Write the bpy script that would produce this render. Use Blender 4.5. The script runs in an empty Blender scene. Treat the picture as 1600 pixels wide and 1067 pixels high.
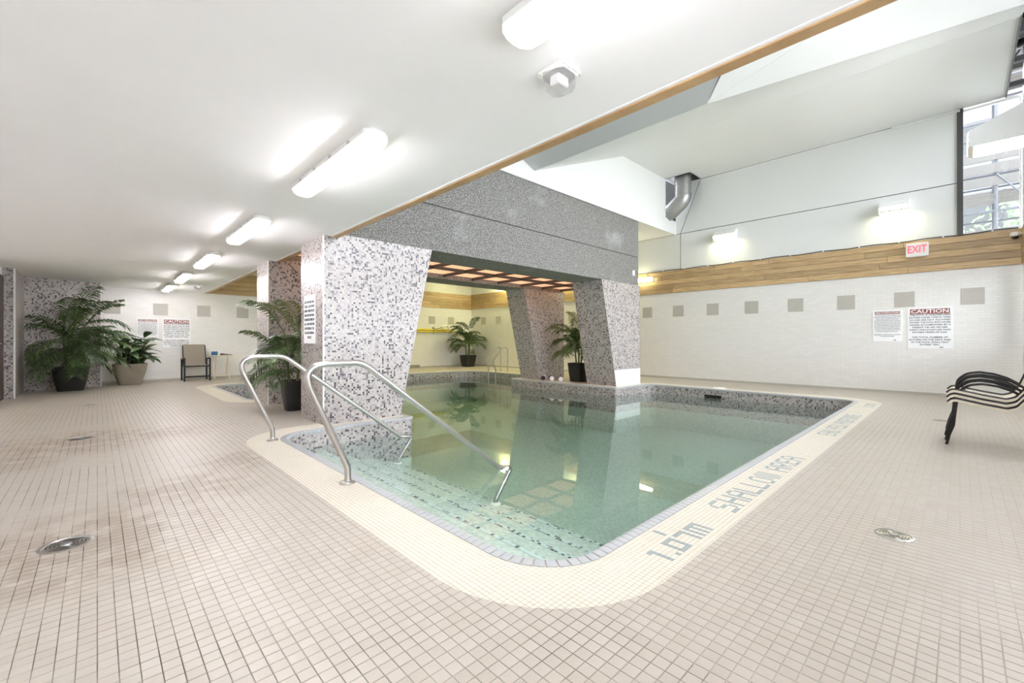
import bpy, math, random
import numpy as np
from mathutils import Vector, Matrix

# ------------------------------------------------------------------ camera, world, exposure
sc = bpy.context.scene
COL = sc.collection
FPX = 673.498                      # focal length in pixels of a 1600 x 1067 frame
YAW = math.radians(46.1054)        # view direction, counter-clockwise from +X
EYE = Vector((0.0, 0.0, 1.05))
cam_d = bpy.data.cameras.new('camera')
cam_d.sensor_width = 36.0
cam_d.lens = FPX / 1600.0 * 36.0
cam_d.shift_y = -1.5 / 1600.0
cam_d.clip_start = 0.02
cam = bpy.data.objects.new('camera', cam_d)
cam.location = EYE
cam.rotation_euler = (math.pi / 2, 0, YAW - math.pi / 2)
COL.objects.link(cam)
sc.camera = cam

world = bpy.data.worlds.new('overcast_sky')
sc.world = world
world.use_nodes = True
bg = world.node_tree.nodes['Background']
bg.inputs[0].default_value = (0.885, 0.905, 1.0, 1)
bg.inputs[1].default_value = 4.5

TUBE_POWER = 34.0                  # radiance of the ceiling tubes
WALL_POWER = 11.0                  # radiance of the wall washers
sc.view_settings.view_transform = 'Standard'
sc.view_settings.look = 'None'
sc.view_settings.exposure = 1.22
sc.view_settings.gamma = 1.0
sc.view_settings.use_curve_mapping = False
sc.cycles.max_bounces = 10
sc.cycles.diffuse_bounces = 6
sc.cycles.transparent_max_bounces = 16
sc.cycles.sample_clamp_indirect = 20.0
sc.cycles.caustics_refractive = False
sc.cycles.caustics_reflective = False

rng = random.Random(7)
nrg = np.random.default_rng(7)

# ------------------------------------------------------------------ material helpers
def srgb(r, g, b):
    f = lambda c: (c / 255 / 12.92) if c / 255 <= 0.04045 else ((c / 255 + 0.055) / 1.055) ** 2.4
    return (f(r), f(g), f(b), 1.0)

class NT:
    def __init__(self, name):
        self.m = bpy.data.materials.new(name)
        self.m.use_nodes = True
        self.t = self.m.node_tree
        self.b = self.t.nodes['Principled BSDF']
        self.out = self.t.nodes['Material Output']
    def n(self, kind, **kw):
        nd = self.t.nodes.new(kind)
        for k, v in kw.items():
            setattr(nd, k, v)
        return nd
    def link(self, a, b):
        self.t.links.new(a, b)
    def set(self, sock, v):
        if isinstance(v, bpy.types.NodeSocket):
            self.link(v, sock)
        else:
            sock.default_value = v
    def math(self, op, a, b=0.0, c=None):
        nd = self.n('ShaderNodeMath', operation=op)
        self.set(nd.inputs[0], a)
        self.set(nd.inputs[1], b)
        if c is not None:
            self.set(nd.inputs[2], c)
        return nd.outputs[0]
    def vmath(self, op, a, b):
        nd = self.n('ShaderNodeVectorMath', operation=op)
        self.set(nd.inputs[0], a)
        self.set(nd.inputs[1], b)
        return nd.outputs[0]
    def mix(self, f, a, b, blend='MIX'):
        nd = self.n('ShaderNodeMix', data_type='RGBA', blend_type=blend)
        self.set(nd.inputs[0], f)
        self.set(nd.inputs[6], a)
        self.set(nd.inputs[7], b)
        return nd.outputs[2]
    def ramp(self, fac, stops, interp='LINEAR'):
        nd = self.n('ShaderNodeValToRGB')
        nd.color_ramp.interpolation = interp
        els = nd.color_ramp.elements
        while len(els) < len(stops):
            els.new(0.5)
        for e, (p, c) in zip(els, stops):
            e.position = p
            e.color = c
        self.set(nd.inputs[0], fac)
        return nd.outputs[0]
    def noise(self, vec, scale, detail=3.0, rough=0.5):
        nd = self.n('ShaderNodeTexNoise')
        nd.inputs['Scale'].default_value = scale
        nd.inputs['Detail'].default_value = detail
        nd.inputs['Roughness'].default_value = rough
        if vec is not None:
            self.link(vec, nd.inputs['Vector'])
        return nd.outputs['Fac']
    def pos(self):
        return self.n('ShaderNodeNewGeometry').outputs['Position']
    def objc(self):
        return self.n('ShaderNodeTexCoord').outputs['Object']
    def bump(self, h, strength=0.3, dist=0.01):
        nd = self.n('ShaderNodeBump')
        nd.inputs['Strength'].default_value = strength
        nd.inputs['Distance'].default_value = dist
        self.link(h, nd.inputs['Height'])
        self.link(nd.outputs[0], self.b.inputs['Normal'])
    def fin(self, col=None, rough=None, metal=None, spec=None):
        if col is not None: self.set(self.b.inputs['Base Color'], col)
        if rough is not None: self.set(self.b.inputs['Roughness'], rough)
        if metal is not None: self.set(self.b.inputs['Metallic'], metal)
        if spec is not None: self.set(self.b.inputs['Specular IOR Level'], spec)
        return self.m

def plain(name, col, rough=0.5, metal=0.0, spec=0.5, var=0.06, scale=9.0):
    """a procedural material: base colour with faint noise mottling"""
    t = NT(name)
    f = t.noise(t.objc(), scale, 4)
    dark = tuple(c * (1 - var) for c in col[:3]) + (1,)
    light = tuple(min(1, c * (1 + var)) for c in col[:3]) + (1,)
    return t.fin(t.mix(f, dark, light), rough, metal, spec)

def emit(name, col, strength):
    t = NT(name)
    t.fin(col, 0.5)
    t.b.inputs['Emission Color'].default_value = col
    t.b.inputs['Emission Strength'].default_value = strength
    return t.m

def mosaic(name, stops, size=0.025, grout=srgb(196, 190, 182), gw=0.09, rough=0.28, bias=(0.0031, 0.0047, 0.0013)):
    t = NT(name)
    p = t.vmath('ADD', t.pos(), bias)
    q = t.vmath('SCALE', p, (0, 0, 0))
    q.node.inputs['Scale'].default_value = 1.0 / size
    fl = t.n('ShaderNodeVectorMath', operation='FLOOR')
    t.link(q, fl.inputs[0])
    # cells are squares of the face; the axis along the face normal is dropped
    nm = t.n('ShaderNodeSeparateXYZ')
    t.link(t.n('ShaderNodeNewGeometry').outputs['True Normal'], nm.inputs[0])
    fr = t.n('ShaderNodeVectorMath', operation='FRACTION')
    t.link(q, fr.inputs[0])
    fs = t.n('ShaderNodeSeparateXYZ')
    t.link(fr.outputs[0], fs.inputs[0])
    cs = t.n('ShaderNodeSeparateXYZ')
    t.link(fl.outputs[0], cs.inputs[0])
    cmb = t.n('ShaderNodeCombineXYZ')
    g = None
    for i in range(3):
        facing = t.math('GREATER_THAN', t.math('ABSOLUTE', nm.outputs[i]), 0.72)
        keep = t.math('SUBTRACT', 1.0, facing)
        line = t.math('MULTIPLY', t.math('LESS_THAN', fs.outputs[i], gw), keep)
        t.link(t.math('MULTIPLY', cs.outputs[i], keep), cmb.inputs[i])
        g = line if g is None else t.math('MAXIMUM', g, line)
    wn = t.n('ShaderNodeTexWhiteNoise')
    t.link(cmb.outputs[0], wn.inputs['Vector'])
    c = t.ramp(wn.outputs['Value'], stops, 'CONSTANT')
    c2 = t.mix(t.math('MULTIPLY', wn.outputs['Value'], 0.0), c, c)
    return t.fin(t.mix(g, c, grout), rough)

# ------------------------------------------------------------------ materials
M = {}
M['mosaic'] = mosaic('mosaic_tile', [
    (0.0, srgb(180, 172, 167)), (0.32, srgb(170, 162, 158)), (0.50, srgb(190, 183, 176)), (0.64, srgb(156, 148, 146)),
    (0.77, srgb(128, 119, 121)), (0.86, srgb(92, 84, 90)), (0.925, srgb(50, 43, 50)), (0.975, srgb(26, 21, 27))],
    grout=srgb(182, 175, 169))
M['nosing'] = mosaic('step_nosing_mosaic', [
    (0.0, srgb(206, 218, 212)), (0.62, srgb(150, 160, 164)), (0.78, srgb(84, 88, 100)), (0.86, srgb(30, 30, 40))], size=0.03, grout=srgb(220, 224, 218))

def wall_tile():
    t = NT('white_wall_tile')
    s = t.n('ShaderNodeSeparateXYZ'); t.link(t.pos(), s.inputs[0])
    u = t.math('ADD', s.outputs[0], s.outputs[1])
    row = t.math('DIVIDE', s.outputs[2], 0.05)
    rfl = t.math('FLOOR', row)
    uo = t.math('ADD', t.math('DIVIDE', u, 0.15), t.math('MULTIPLY', rfl, 0.5))
    l1 = t.math('LESS_THAN', t.math('FRACT', row), 0.09)
    l2 = t.math('LESS_THAN', t.math('FRACT', uo), 0.03)
    ln = t.math('MAXIMUM', l1, l2)
    cmb = t.n('ShaderNodeCombineXYZ')
    t.link(t.math('FLOOR', uo), cmb.inputs[0]); t.link(rfl, cmb.inputs[1])
    wn = t.n('ShaderNodeTexWhiteNoise'); t.link(cmb.outputs[0], wn.inputs['Vector'])
    c = t.mix(wn.outputs['Value'], srgb(230, 228, 223), srgb(235, 233, 228))
    c = t.mix(ln, c, srgb(220, 217, 210))
    return t.fin(c, 0.35)
M['wall_tile'] = wall_tile()
M['accent'] = plain('grey_accent_tile', srgb(186, 182, 172), 0.4)
M['white_paint'] = plain('white_ceiling_paint', srgb(246, 246, 247), 0.75, var=0.02, scale=3)
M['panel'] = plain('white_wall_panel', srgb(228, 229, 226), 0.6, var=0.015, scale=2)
M['shaded_panel'] = plain('shade_grey_ceiling_panel', srgb(196, 198, 198), 0.6, var=0.03, scale=2)
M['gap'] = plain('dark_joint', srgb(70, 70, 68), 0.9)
M['dark_frame'] = plain('dark_bronze_frame', srgb(74, 72, 72), 0.45)
M['steel'] = plain('brushed_steel', srgb(196, 192, 188), 0.28, 1.0, var=0.08, scale=30)
M['galv'] = plain('galvanised_duct_metal', srgb(168, 168, 166), 0.38, 0.85, var=0.12, scale=12)
M['black_metal'] = plain('black_powder_coat', srgb(24, 22, 24), 0.4)
M['black_pot'] = plain('black_planter', srgb(36, 34, 34), 0.45, var=0.15)
M['stone_pot'] = plain('taupe_stone_planter', srgb(150, 140, 126), 0.6, var=0.14, scale=6)
M['soil'] = plain('potting_soil', srgb(52, 40, 30), 0.95, var=0.4, scale=40)
M['sling_taupe'] = plain('taupe_sling_mesh', srgb(150, 140, 124), 0.8, var=0.08, scale=60)
M['sling_beige'] = plain('beige_sling_mesh', srgb(214, 204, 184), 0.8, var=0.06, scale=60)
M['white_plastic'] = plain('white_plastic', srgb(238, 238, 234), 0.4, var=0.02)
M['cream_wood'] = plain('cream_painted_wood', srgb(226, 214, 190), 0.5)
M['blue_card'] = plain('blue_card', srgb(40, 104, 150), 0.5)
M['dark_plastic'] = plain('dark_plastic', srgb(44, 42, 40), 0.4)
M['yellow'] = plain('yellow_fibreglass', srgb(226, 206, 70), 0.45)
M['sign_white'] = plain('white_sign_board', srgb(244, 244, 244), 0.4, var=0.01)
M['sign_red'] = plain('brown_red_print', srgb(150, 92, 86), 0.5, var=0.03)
M['sign_text'] = plain('dark_print', srgb(52, 50, 54), 0.6, var=0.02)
M['text_white'] = plain('white_print', srgb(248, 246, 244), 0.5, var=0.01)
M['exit_red'] = emit('red_exit_letters', srgb(226, 84, 100), 0.5)
M['exit_box'] = plain('white_exit_housing', srgb(236, 236, 232), 0.4, var=0.02)
M['door_brown'] = plain('dark_brown_door', srgb(58, 42, 38), 0.5)
M['cable'] = plain('black_cable', srgb(46, 44, 42), 0.6)
M['vent'] = plain('grey_heater_metal', srgb(172, 172, 160), 0.5)
M['foam_black'] = plain('black_foam', srgb(34, 30, 40), 0.7)
M['foam_white'] = plain('white_foam', srgb(240, 232, 234), 0.7)
M['coping'] = plain('blue_grey_coping_tile', srgb(176, 177, 178), 0.3, var=0.16, scale=14)
M['letter'] = plain('grey_letter_tile', srgb(150, 158, 158), 0.4, var=0.12, scale=40)
M['stem'] = plain('palm_stem', srgb(96, 104, 62), 0.6, var=0.2, scale=20)
M['plinth'] = plain('white_plinth_board', srgb(240, 242, 238), 0.5, var=0.02)
M['amber'] = emit('backlit_amber_panel', srgb(250, 190, 150), 0.45)
M['scaffold'] = plain('scaffold_tube', srgb(92, 94, 98), 0.6, 0.2)
M['plank_grey'] = plain('weathered_scaffold_board', srgb(98, 96, 92), 0.8)
M['facade'] = plain('pale_building_facade', srgb(104, 106, 106), 0.8, var=0.08, scale=1.5)
M['ground'] = plain('pale_outdoor_paving', srgb(214, 212, 206), 0.9, var=0.1, scale=2)

def concrete():
    t = NT('exposed_aggregate_concrete')
    p = t.pos()
    a = t.noise(p, 62, 3, 0.7)
    v = t.n('ShaderNodeTexVoronoi'); v.inputs['Scale'].default_value = 52; t.link(p, v.inputs['Vector'])
    st = t.noise(p, 1.6, 4)
    c = t.ramp(a, [(0.30, srgb(40, 38, 36)), (0.5, srgb(128, 125, 120)), (0.68, srgb(214, 210, 202))])
    c = t.mix(0.35, c, t.ramp(v.outputs['Distance'], [(0.0, srgb(186, 184, 180)), (0.6, srgb(66, 66, 66))]))
    c = t.mix(t.math('MULTIPLY', t.ramp(st, [(0.62, (0, 0, 0, 1)), (0.8, (1, 1, 1, 1))]), 0.45), c, srgb(196, 198, 198))
    t.bump(a, 0.5, 0.01)
    return t.fin(c, 0.85)
M['concrete'] = concrete()

def wood(name, dark, light):
    t = NT(name)
    oi = t.n('ShaderNodeObjectInfo')
    mp = t.n('ShaderNodeMapping')
    t.link(t.objc(), mp.inputs['Vector'])
    mp.inputs['Scale'].default_value = (1.2, 1.2, 22)
    off = t.n('ShaderNodeCombineXYZ')
    t.link(t.math('MULTIPLY', oi.outputs['Random'], 37.0), off.inputs[2])
    t.link(off.outputs[0], mp.inputs['Location'])
    f = t.noise(mp.outputs[0], 2.4, 5, 0.6)
    c = t.mix(t.ramp(f, [(0.3, (0, 0, 0, 1)), (0.7, (1, 1, 1, 1))]), dark, light)
    k = t.math('MULTIPLY_ADD', oi.outputs['Random'], 0.4, 0.75)
    hs = t.n('ShaderNodeHueSaturation'); t.link(k, hs.inputs['Value']); t.link(c, hs.inputs['Color'])
    return t.fin(hs.outputs[0], 0.45)
M['wood'] = wood('cedar_plank', srgb(168, 136, 94), srgb(216, 188, 144))
M['trim_wood'] = wood('oak_trim', srgb(158, 124, 86), srgb(192, 160, 118))

# worn, dirty patches round the two left drains and along the wet path to the steps
def blobs(t, p):
    s = t.n('ShaderNodeSeparateXYZ'); t.link(p, s.inputs[0])
    m = None
    for cx, cy, r in ((-0.05, 3.15, 0.75), (0.45, 3.8, 0.55), (0.92, 4.4, 0.45), (-0.15, 6.35, 0.9), (0.55, 6.3, 0.6), (-0.7, 5.6, 0.6)):
        dx = t.math('SUBTRACT', s.outputs[0], cx); dy = t.math('SUBTRACT', s.outputs[1], cy)
        d = t.math('SQRT', t.math('ADD', t.math('MULTIPLY', dx, dx), t.math('MULTIPLY', dy, dy)))
        v = t.math('MAXIMUM', t.math('SUBTRACT', 1.0, t.math('DIVIDE', d, r)), 0.0)
        m = v if m is None else t.math('MAXIMUM', m, v)
    nz = t.noise(p, 5.0, 5, 0.65)
    return t.math('MINIMUM', t.math('MULTIPLY', t.math('MULTIPLY', m, 2.4), t.ramp(nz, [(0.38, (0, 0, 0, 1)), (0.62, (1, 1, 1, 1))])), 1.0)

# deck tiles: beige on the left, cooler towards the windows only through the light; own grime patches near the drains
def deck_tile_mat(name, ca, cb, cell, stain):
    t = NT(name)
    p = t.pos()
    q = t.vmath('SCALE', p, (0, 0, 0)); q.node.inputs['Scale'].default_value = 1.0 / cell
    fl = t.n('ShaderNodeVectorMath', operation='FLOOR'); t.link(q, fl.inputs[0])
    sx = t.n('ShaderNodeSeparateXYZ'); t.link(fl.outputs[0], sx.inputs[0])
    cm = t.n('ShaderNodeCombineXYZ'); t.link(sx.outputs[0], cm.inputs[0]); t.link(sx.outputs[1], cm.inputs[1])
    wn = t.n('ShaderNodeTexWhiteNoise'); t.link(cm.outputs[0], wn.inputs['Vector'])
    c = t.mix(wn.outputs['Value'], ca, cb)
    nz = t.noise(p, 1.1, 5, 0.6)
    c = t.mix(t.math('MULTIPLY', t.ramp(nz, [(0.52, (0, 0, 0, 1)), (0.72, (1, 1, 1, 1))]), stain), c, srgb(176, 154, 126))
    grain = t.noise(p, 60, 2)
    c = t.mix(t.math('MULTIPLY', grain, 0.08), c, srgb(196, 186, 172))
    if stain > 0.15:
        c = t.mix(t.math('MULTIPLY', blobs(t, p), 0.42), c, srgb(128, 104, 78))
    return t.fin(c, 0.42)
M['deck_tile'] = deck_tile_mat('beige_deck_tile', srgb(177, 168, 156), srgb(183, 175, 164), 0.05, 0.22)
M['border_tile'] = deck_tile_mat('cream_border_tile', srgb(214, 206, 190), srgb(219, 212, 197), 0.025, 0.12)

def grout_mat():
    t = NT('tile_grout')
    p = t.pos()
    s = t.n('ShaderNodeSeparateXYZ'); t.link(p, s.inputs[0])
    nz = t.noise(p, 0.8, 5, 0.65)
    # grimy grout where people walk, along the changing-room side
    side = t.math('LESS_THAN', s.outputs[0], 1.4)
    near = t.ramp(nz, [(0.40, (0, 0, 0, 1)), (0.60, (1, 1, 1, 1))])
    d = t.mix(t.math('MULTIPLY', near, t.math('MULTIPLY_ADD', side, 0.75, 0.25)), srgb(188, 180, 168), srgb(92, 78, 62))
    d = t.mix(blobs(t, p), d, srgb(62, 48, 36))
    return t.fin(d, 0.9)
M['grout'] = grout_mat()

def leaf_mat(name, a, b):
    t = NT(name)
    oi = t.n('ShaderNodeObjectInfo')
    f = t.noise(t.objc(), 14, 3)
    k = t.math('MULTIPLY_ADD', oi.outputs['Random'], 0.5, t.math('MULTIPLY', f, 0.5))
    return t.fin(t.mix(k, a, b), 0.38)
M['palm'] = leaf_mat('palm_leaf', srgb(34, 56, 30), srgb(100, 124, 72))
M['bush'] = leaf_mat('glossy_leaf', srgb(30, 54, 34), srgb(126, 152, 106))

def water_mat():
    t = NT('pool_water')
    n = t.t.nodes
    n.remove(t.b)
    geo = t.n('ShaderNodeNewGeometry')
    dt = t.n('ShaderNodeVectorMath', operation='DOT_PRODUCT')
    t.link(geo.outputs['Incoming'], dt.inputs[0]); t.link(geo.outputs['Normal'], dt.inputs[1])
    k = t.math('SUBTRACT', 1.0, t.math('ABSOLUTE', dt.outputs['Value']))
    fres = t.math('MULTIPLY_ADD', t.math('POWER', k, 5.0), 0.97, 0.022)
    tr = t.n('ShaderNodeBsdfTransparent'); tr.inputs[0].default_value = (0.90, 0.97, 0.95, 1)
    gl = t.n('ShaderNodeBsdfGlossy'); gl.inputs['Roughness'].default_value = 0.015
    bp = t.n('ShaderNodeBump'); bp.inputs['Strength'].default_value = 0.035; bp.inputs['Distance'].default_value = 0.02
    t.link(t.noise(t.pos(), 2.2, 2), bp.inputs['Height'])
    t.link(bp.outputs[0], gl.inputs['Normal'])
    mx = t.n('ShaderNodeMixShader')
    t.link(fres, mx.inputs[0]); t.link(tr.outputs[0], mx.inputs[1]); t.link(gl.outputs[0], mx.inputs[2])
    t.link(mx.outputs[0], t.out.inputs['Surface'])
    va = t.n('ShaderNodeVolumeAbsorption')
    va.inputs['Color'].default_value = (0.50, 0.66, 0.61, 1)
    va.inputs['Density'].default_value = 0.30
    t.link(va.outputs[0], t.out.inputs['Volume'])
    return t.m
M['water'] = water_mat()

def glass_mat():
    t = NT('window_glass')
    t.t.nodes.remove(t.b)
    fr = t.n('ShaderNodeFresnel'); fr.inputs[0].default_value = 1.45
    tr = t.n('ShaderNodeBsdfTransparent'); tr.inputs[0].default_value = (0.96, 0.98, 0.98, 1)
    gl = t.n('ShaderNodeBsdfGlossy'); gl.inputs['Roughness'].default_value = 0.02
    mx = t.n('ShaderNodeMixShader')
    t.link(fr.outputs[0], mx.inputs[0]); t.link(tr.outputs[0], mx.inputs[1]); t.link(gl.outputs[0], mx.inputs[2])
    t.link(mx.outputs[0], t.out.inputs['Surface'])
    return t.m
M['glass'] = glass_mat()

def lens_mat():
    t = NT('clear_ribbed_lens')
    t.t.nodes.remove(t.b)
    tr = t.n('ShaderNodeBsdfTransparent'); tr.inputs[0].default_value = (1.0, 0.96, 0.88, 1)
    tl = t.n('ShaderNodeBsdfTranslucent'); tl.inputs[0].default_value = srgb(255, 240, 214)
    gl = t.n('ShaderNodeBsdfGlossy'); gl.inputs['Roughness'].default_value = 0.1
    m1 = t.n('ShaderNodeMixShader'); m1.inputs[0].default_value = 0.10
    t.link(tr.outputs[0], m1.inputs[1]); t.link(tl.outputs[0], m1.inputs[2])
    m2 = t.n('ShaderNodeMixShader'); m2.inputs[0].default_value = 0.06
    t.link(m1.outputs[0], m2.inputs[1]); t.link(gl.outputs[0], m2.inputs[2])
    t.link(m2.outputs[0], t.out.inputs['Surface'])
    return t.m
M['lens'] = lens_mat()
def clear_mat():
    t = NT('clear_plastic')
    t.t.nodes.remove(t.b)
    tr = t.n('ShaderNodeBsdfTransparent'); tr.inputs[0].default_value = (0.96, 0.96, 0.97, 1)
    df = t.n('ShaderNodeBsdfTranslucent'); df.inputs[0].default_value = srgb(236, 236, 238)
    gl = t.n('ShaderNodeBsdfGlossy'); gl.inputs['Roughness'].default_value = 0.06
    m1 = t.n('ShaderNodeMixShader'); m1.inputs[0].default_value = 0.25
    t.link(tr.outputs[0], m1.inputs[1]); t.link(df.outputs[0], m1.inputs[2])
    m2 = t.n('ShaderNodeMixShader'); m2.inputs[0].default_value = 0.14
    t.link(m1.outputs[0], m2.inputs[1]); t.link(gl.outputs[0], m2.inputs[2])
    t.link(m2.outputs[0], t.out.inputs['Surface'])
    return t.m
M['clear'] = clear_mat()
M['tube'] = emit('fluorescent_tube', (0.85, 0.865, 1.0, 1), TUBE_POWER)
M['rear_lamp'] = emit('rear_washer_lens', (1.0, 0.95, 0.45, 1), 80.0)
M['deck_lamp'] = emit('deck_washer_lens', (0.90, 0.93, 1.0, 1), 36.0)
M['wall_lamp'] = emit('wall_washer_lens', (1.0, 0.97, 0.62, 1), WALL_POWER)

# pool shell: pale green-white small tiles
def pool_tile():
    t = NT('pale_pool_tile')
    p = t.pos()
    q = t.vmath('SCALE', p, (0, 0, 0)); q.node.inputs['Scale'].default_value = 40
    fl = t.n('ShaderNodeVectorMath', operation='FLOOR'); t.link(t.vmath('ADD', q, (0.31, 0.37, 0.43)), fl.inputs[0])
    wn = t.n('ShaderNodeTexWhiteNoise'); t.link(fl.outputs[0], wn.inputs['Vector'])
    return t.fin(t.mix(wn.outputs['Value'], srgb(188, 196, 186), srgb(212, 218, 208)), 0.4)
M['pool_tile'] = pool_tile()

# ------------------------------------------------------------------ mesh helpers
class MB:
    """collects faces and links them as one mesh object"""
    def __init__(self):
        self.v = []
        self.f = []
        self.mi = []
        self.cur = 0
    def add(self, vs, fs):
        o = len(self.v)
        self.v += [tuple(p) for p in vs]
        self.f += [tuple(i + o for i in f) for f in fs]
        self.mi += [self.cur] * len(fs)
        return self
    def box(self, a, b):
        (x0, y0, z0), (x1, y1, z1) = a, b
        vs = [(x0, y0, z0), (x1, y0, z0), (x1, y1, z0), (x0, y1, z0), (x0, y0, z1), (x1, y0, z1), (x1, y1, z1), (x0, y1, z1)]
        return self.add(vs, [(3, 2, 1, 0), (4, 5, 6, 7), (0, 1, 5, 4), (1, 2, 6, 5), (2, 3, 7, 6), (3, 0, 4, 7)])
    def bbox(self, a, b, bev):
        """box with chamfered vertical edges and top edges"""
        (x0, y0, z0), (x1, y1, z1) = a, b
        def ring(i, z):
            x0_, x1_, y0_, y1_ = x0 + i, x1 - i, y0 + i, y1 - i
            c = bev
            return [(x0_ + c, y0_, z), (x1_ - c, y0_, z), (x1_, y0_ + c, z), (x1_, y1_ - c, z), (x1_ - c, y1_, z), (x0_ + c, y1_, z), (x0_, y1_ - c, z), (x0_, y0_ + c, z)]
        return self.loft([ring(bev, z0), ring(0, z0 + bev), ring(0, z1 - bev), ring(bev, z1)])
    def loft(self, rings, caps=True, closed=True):
        n = len(rings[0])
        vs = [p for r in rings for p in r]
        fs = []
        for i in range(len(rings) - 1):
            for j in range(n if closed else n - 1):
                k = (j + 1) % n
                fs.append((i * n + j, i * n + k, (i + 1) * n + k, (i + 1) * n + j))
        if caps:
            fs.append(tuple(range(n - 1, -1, -1)))
            fs.append(tuple((len(rings) - 1) * n + j for j in range(n)))
        return self.add(vs, fs)
    def prism(self, poly, ext):
        """polygon of 3-D points extruded by the vector ext"""
        e = Vector(ext)
        return self.loft([[tuple(Vector(p)) for p in poly], [tuple(Vector(p) + e) for p in poly]])
    def tube(self, path, r, n=10, caps=True):
        pts = [Vector(p) for p in path]
        rr = r if isinstance(r, (list, tuple)) else [r] * len(pts)
        rings = []
        up = None
        for i, p in enumerate(pts):
            a = pts[max(i - 1, 0)]
            b = pts[min(i + 1, len(pts) - 1)]
            d = (b - a).normalized()
            if up is None:
                up = d.orthogonal().normalized()
            up = (up - d * up.dot(d)).normalized()
            s = d.cross(up)
            rings.append([tuple(p + (up * math.cos(t) + s * math.sin(t)) * rr[i]) for t in [2 * math.pi * k / n for k in range(n)]])
        return self.loft(rings, caps)
    def lathe(self, prof, c=(0, 0, 0), n=24):
        rings = [[(c[0] + r * math.cos(2 * math.pi * k / n), c[1] + r * math.sin(2 * math.pi * k / n), c[2] + z) for k in range(n)] for r, z in prof]
        return self.loft(rings)
    def build(self, name, mat, parent=None, smooth=False, loc=None, rz=0.0, kind=None):
        me = bpy.data.meshes.new(name)
        me.from_pydata(self.v, [], self.f)
        mats = mat if isinstance(mat, (list, tuple)) else [mat]
        for m in mats:
            me.materials.append(m)
        if len(mats) > 1:
            me.polygons.foreach_set('material_index', self.mi)
        if smooth:
            me.shade_smooth()
            me.set_sharp_from_angle(angle=math.radians(40))
        me.update()
        return place(name, me, parent, loc, rz, kind)

def place(name, data, parent=None, loc=None, rz=0.0, kind=None):
    o = bpy.data.objects.new(name, data)
    COL.objects.link(o)
    if loc is not None:
        o.location = loc
    if rz:
        o.rotation_euler = (0, 0, rz)
    if parent is not None:
        o.parent = parent
    if kind:
        o['kind'] = kind
    return o

def tag(o, label, cat, group=None):
    o['label'] = label
    o['category'] = cat
    if group:
        o['group'] = group
    return o

def thing(name, label, cat, loc=(0, 0, 0), rz=0.0, group=None):
    return tag(place(name, None, None, loc, rz), label, cat, group)

def struct(o, label=None):
    o['kind'] = 'structure'
    if label:
        o['label'] = label
    return o

def fillet(pts, radii, seg=8):
    """3-D polyline with rounded corners"""
    P = [Vector(p) for p in pts]
    out = [P[0]]
    for i in range(1, len(P) - 1):
        r = radii[i] if isinstance(radii, (list, tuple)) else radii
        a = (P[i - 1] - P[i]); b = (P[i + 1] - P[i])
        la, lb = a.length, b.length
        a.normalize(); b.normalize()
        ang = a.angle(b)
        if r <= 0 or ang > math.pi - 0.02:
            out.append(P[i]); continue
        d = min(r / math.tan(ang / 2), 0.48 * la, 0.48 * lb)
        p0, p1 = P[i] + a * d, P[i] + b * d
        for k in range(seg + 1):
            t = k / seg
            out.append((p0 * (1 - t) ** 2) + P[i] * (2 * t * (1 - t)) + p1 * t ** 2)
    out.append(P[-1])
    return out

def text_mesh(body, size, spacing=1.0, extrude=0.0008):
    cu = bpy.data.curves.new('lettering', 'FONT')
    cu.body = body
    cu.size = size
    cu.align_x = 'CENTER'
    cu.align_y = 'CENTER'
    cu.space_character = spacing
    cu.extrude = extrude
    cu.resolution_u = 2
    cu.offset = size * 0.018
    ob = bpy.data.objects.new('lettering', cu)
    me = bpy.data.meshes.new_from_object(ob)
    bpy.data.objects.remove(ob)
    return me

# ------------------------------------------------------------------ layout numbers (metres)
XL, XF = -1.25, 11.5          # changing-room wall, far wall
YR, YF = -0.75, 14.45         # window wall, end wall
ZC = 2.36                     # low ceiling
XE = 2.20                     # edge of the low ceiling
ZB0, ZBS, ZB1 = 2.40, 3.08, 3.96   # concrete beam: underside, joint, top
YB0, YB1 = 5.47, 6.28         # front beam
YC0, YC1 = 7.86, 8.54         # rear beam
ZT = 5.33                     # top ceiling
ZW = -0.20                    # water level
ZP = -1.0                     # pool floor

corners = [((1.455, 1.265), 0.34), ((9.6, 1.265), 0.30), ((9.6, 5.25), 0.30), ((8.25, 5.25), 0.05), ((8.25, 8.62), 0.05), ((9.5, 8.62), 0.25),
           ((9.5, 12.1), 1.0), ((1.95, 12.1), 0.30), ((1.95, 8.62), 0.30), ((3.15, 8.62), 0.05), ((3.15, 5.25), 0.05), ((1.455, 5.25), 0.34)]
def outline():
    out = []
    n = len(corners)
    for i in range(n):
        p, r = Vector(corners[i][0]), corners[i][1]
        a = (Vector(corners[i - 1][0]) - p).normalized()
        b = (Vector(corners[(i + 1) % n][0]) - p).normalized()
        c = p + (a + b) * r
        p0, p1 = p + a * r, p + b * r
        seg = 10 if r > 0.1 else 2
        a0 = math.atan2(p0.y - c.y, p0.x - c.x); a1 = math.atan2(p1.y - c.y, p1.x - c.x)
        d = (a1 - a0 + math.pi) % (2 * math.pi) - math.pi
        for k in range(seg + 1):
            t = a0 + d * k / seg
            out.append((c.x + r * math.cos(t), c.y + r * math.sin(t)))
    return out
OUT = outline()
_A = np.array(OUT); _B = np.roll(_A, -1, axis=0)

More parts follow.
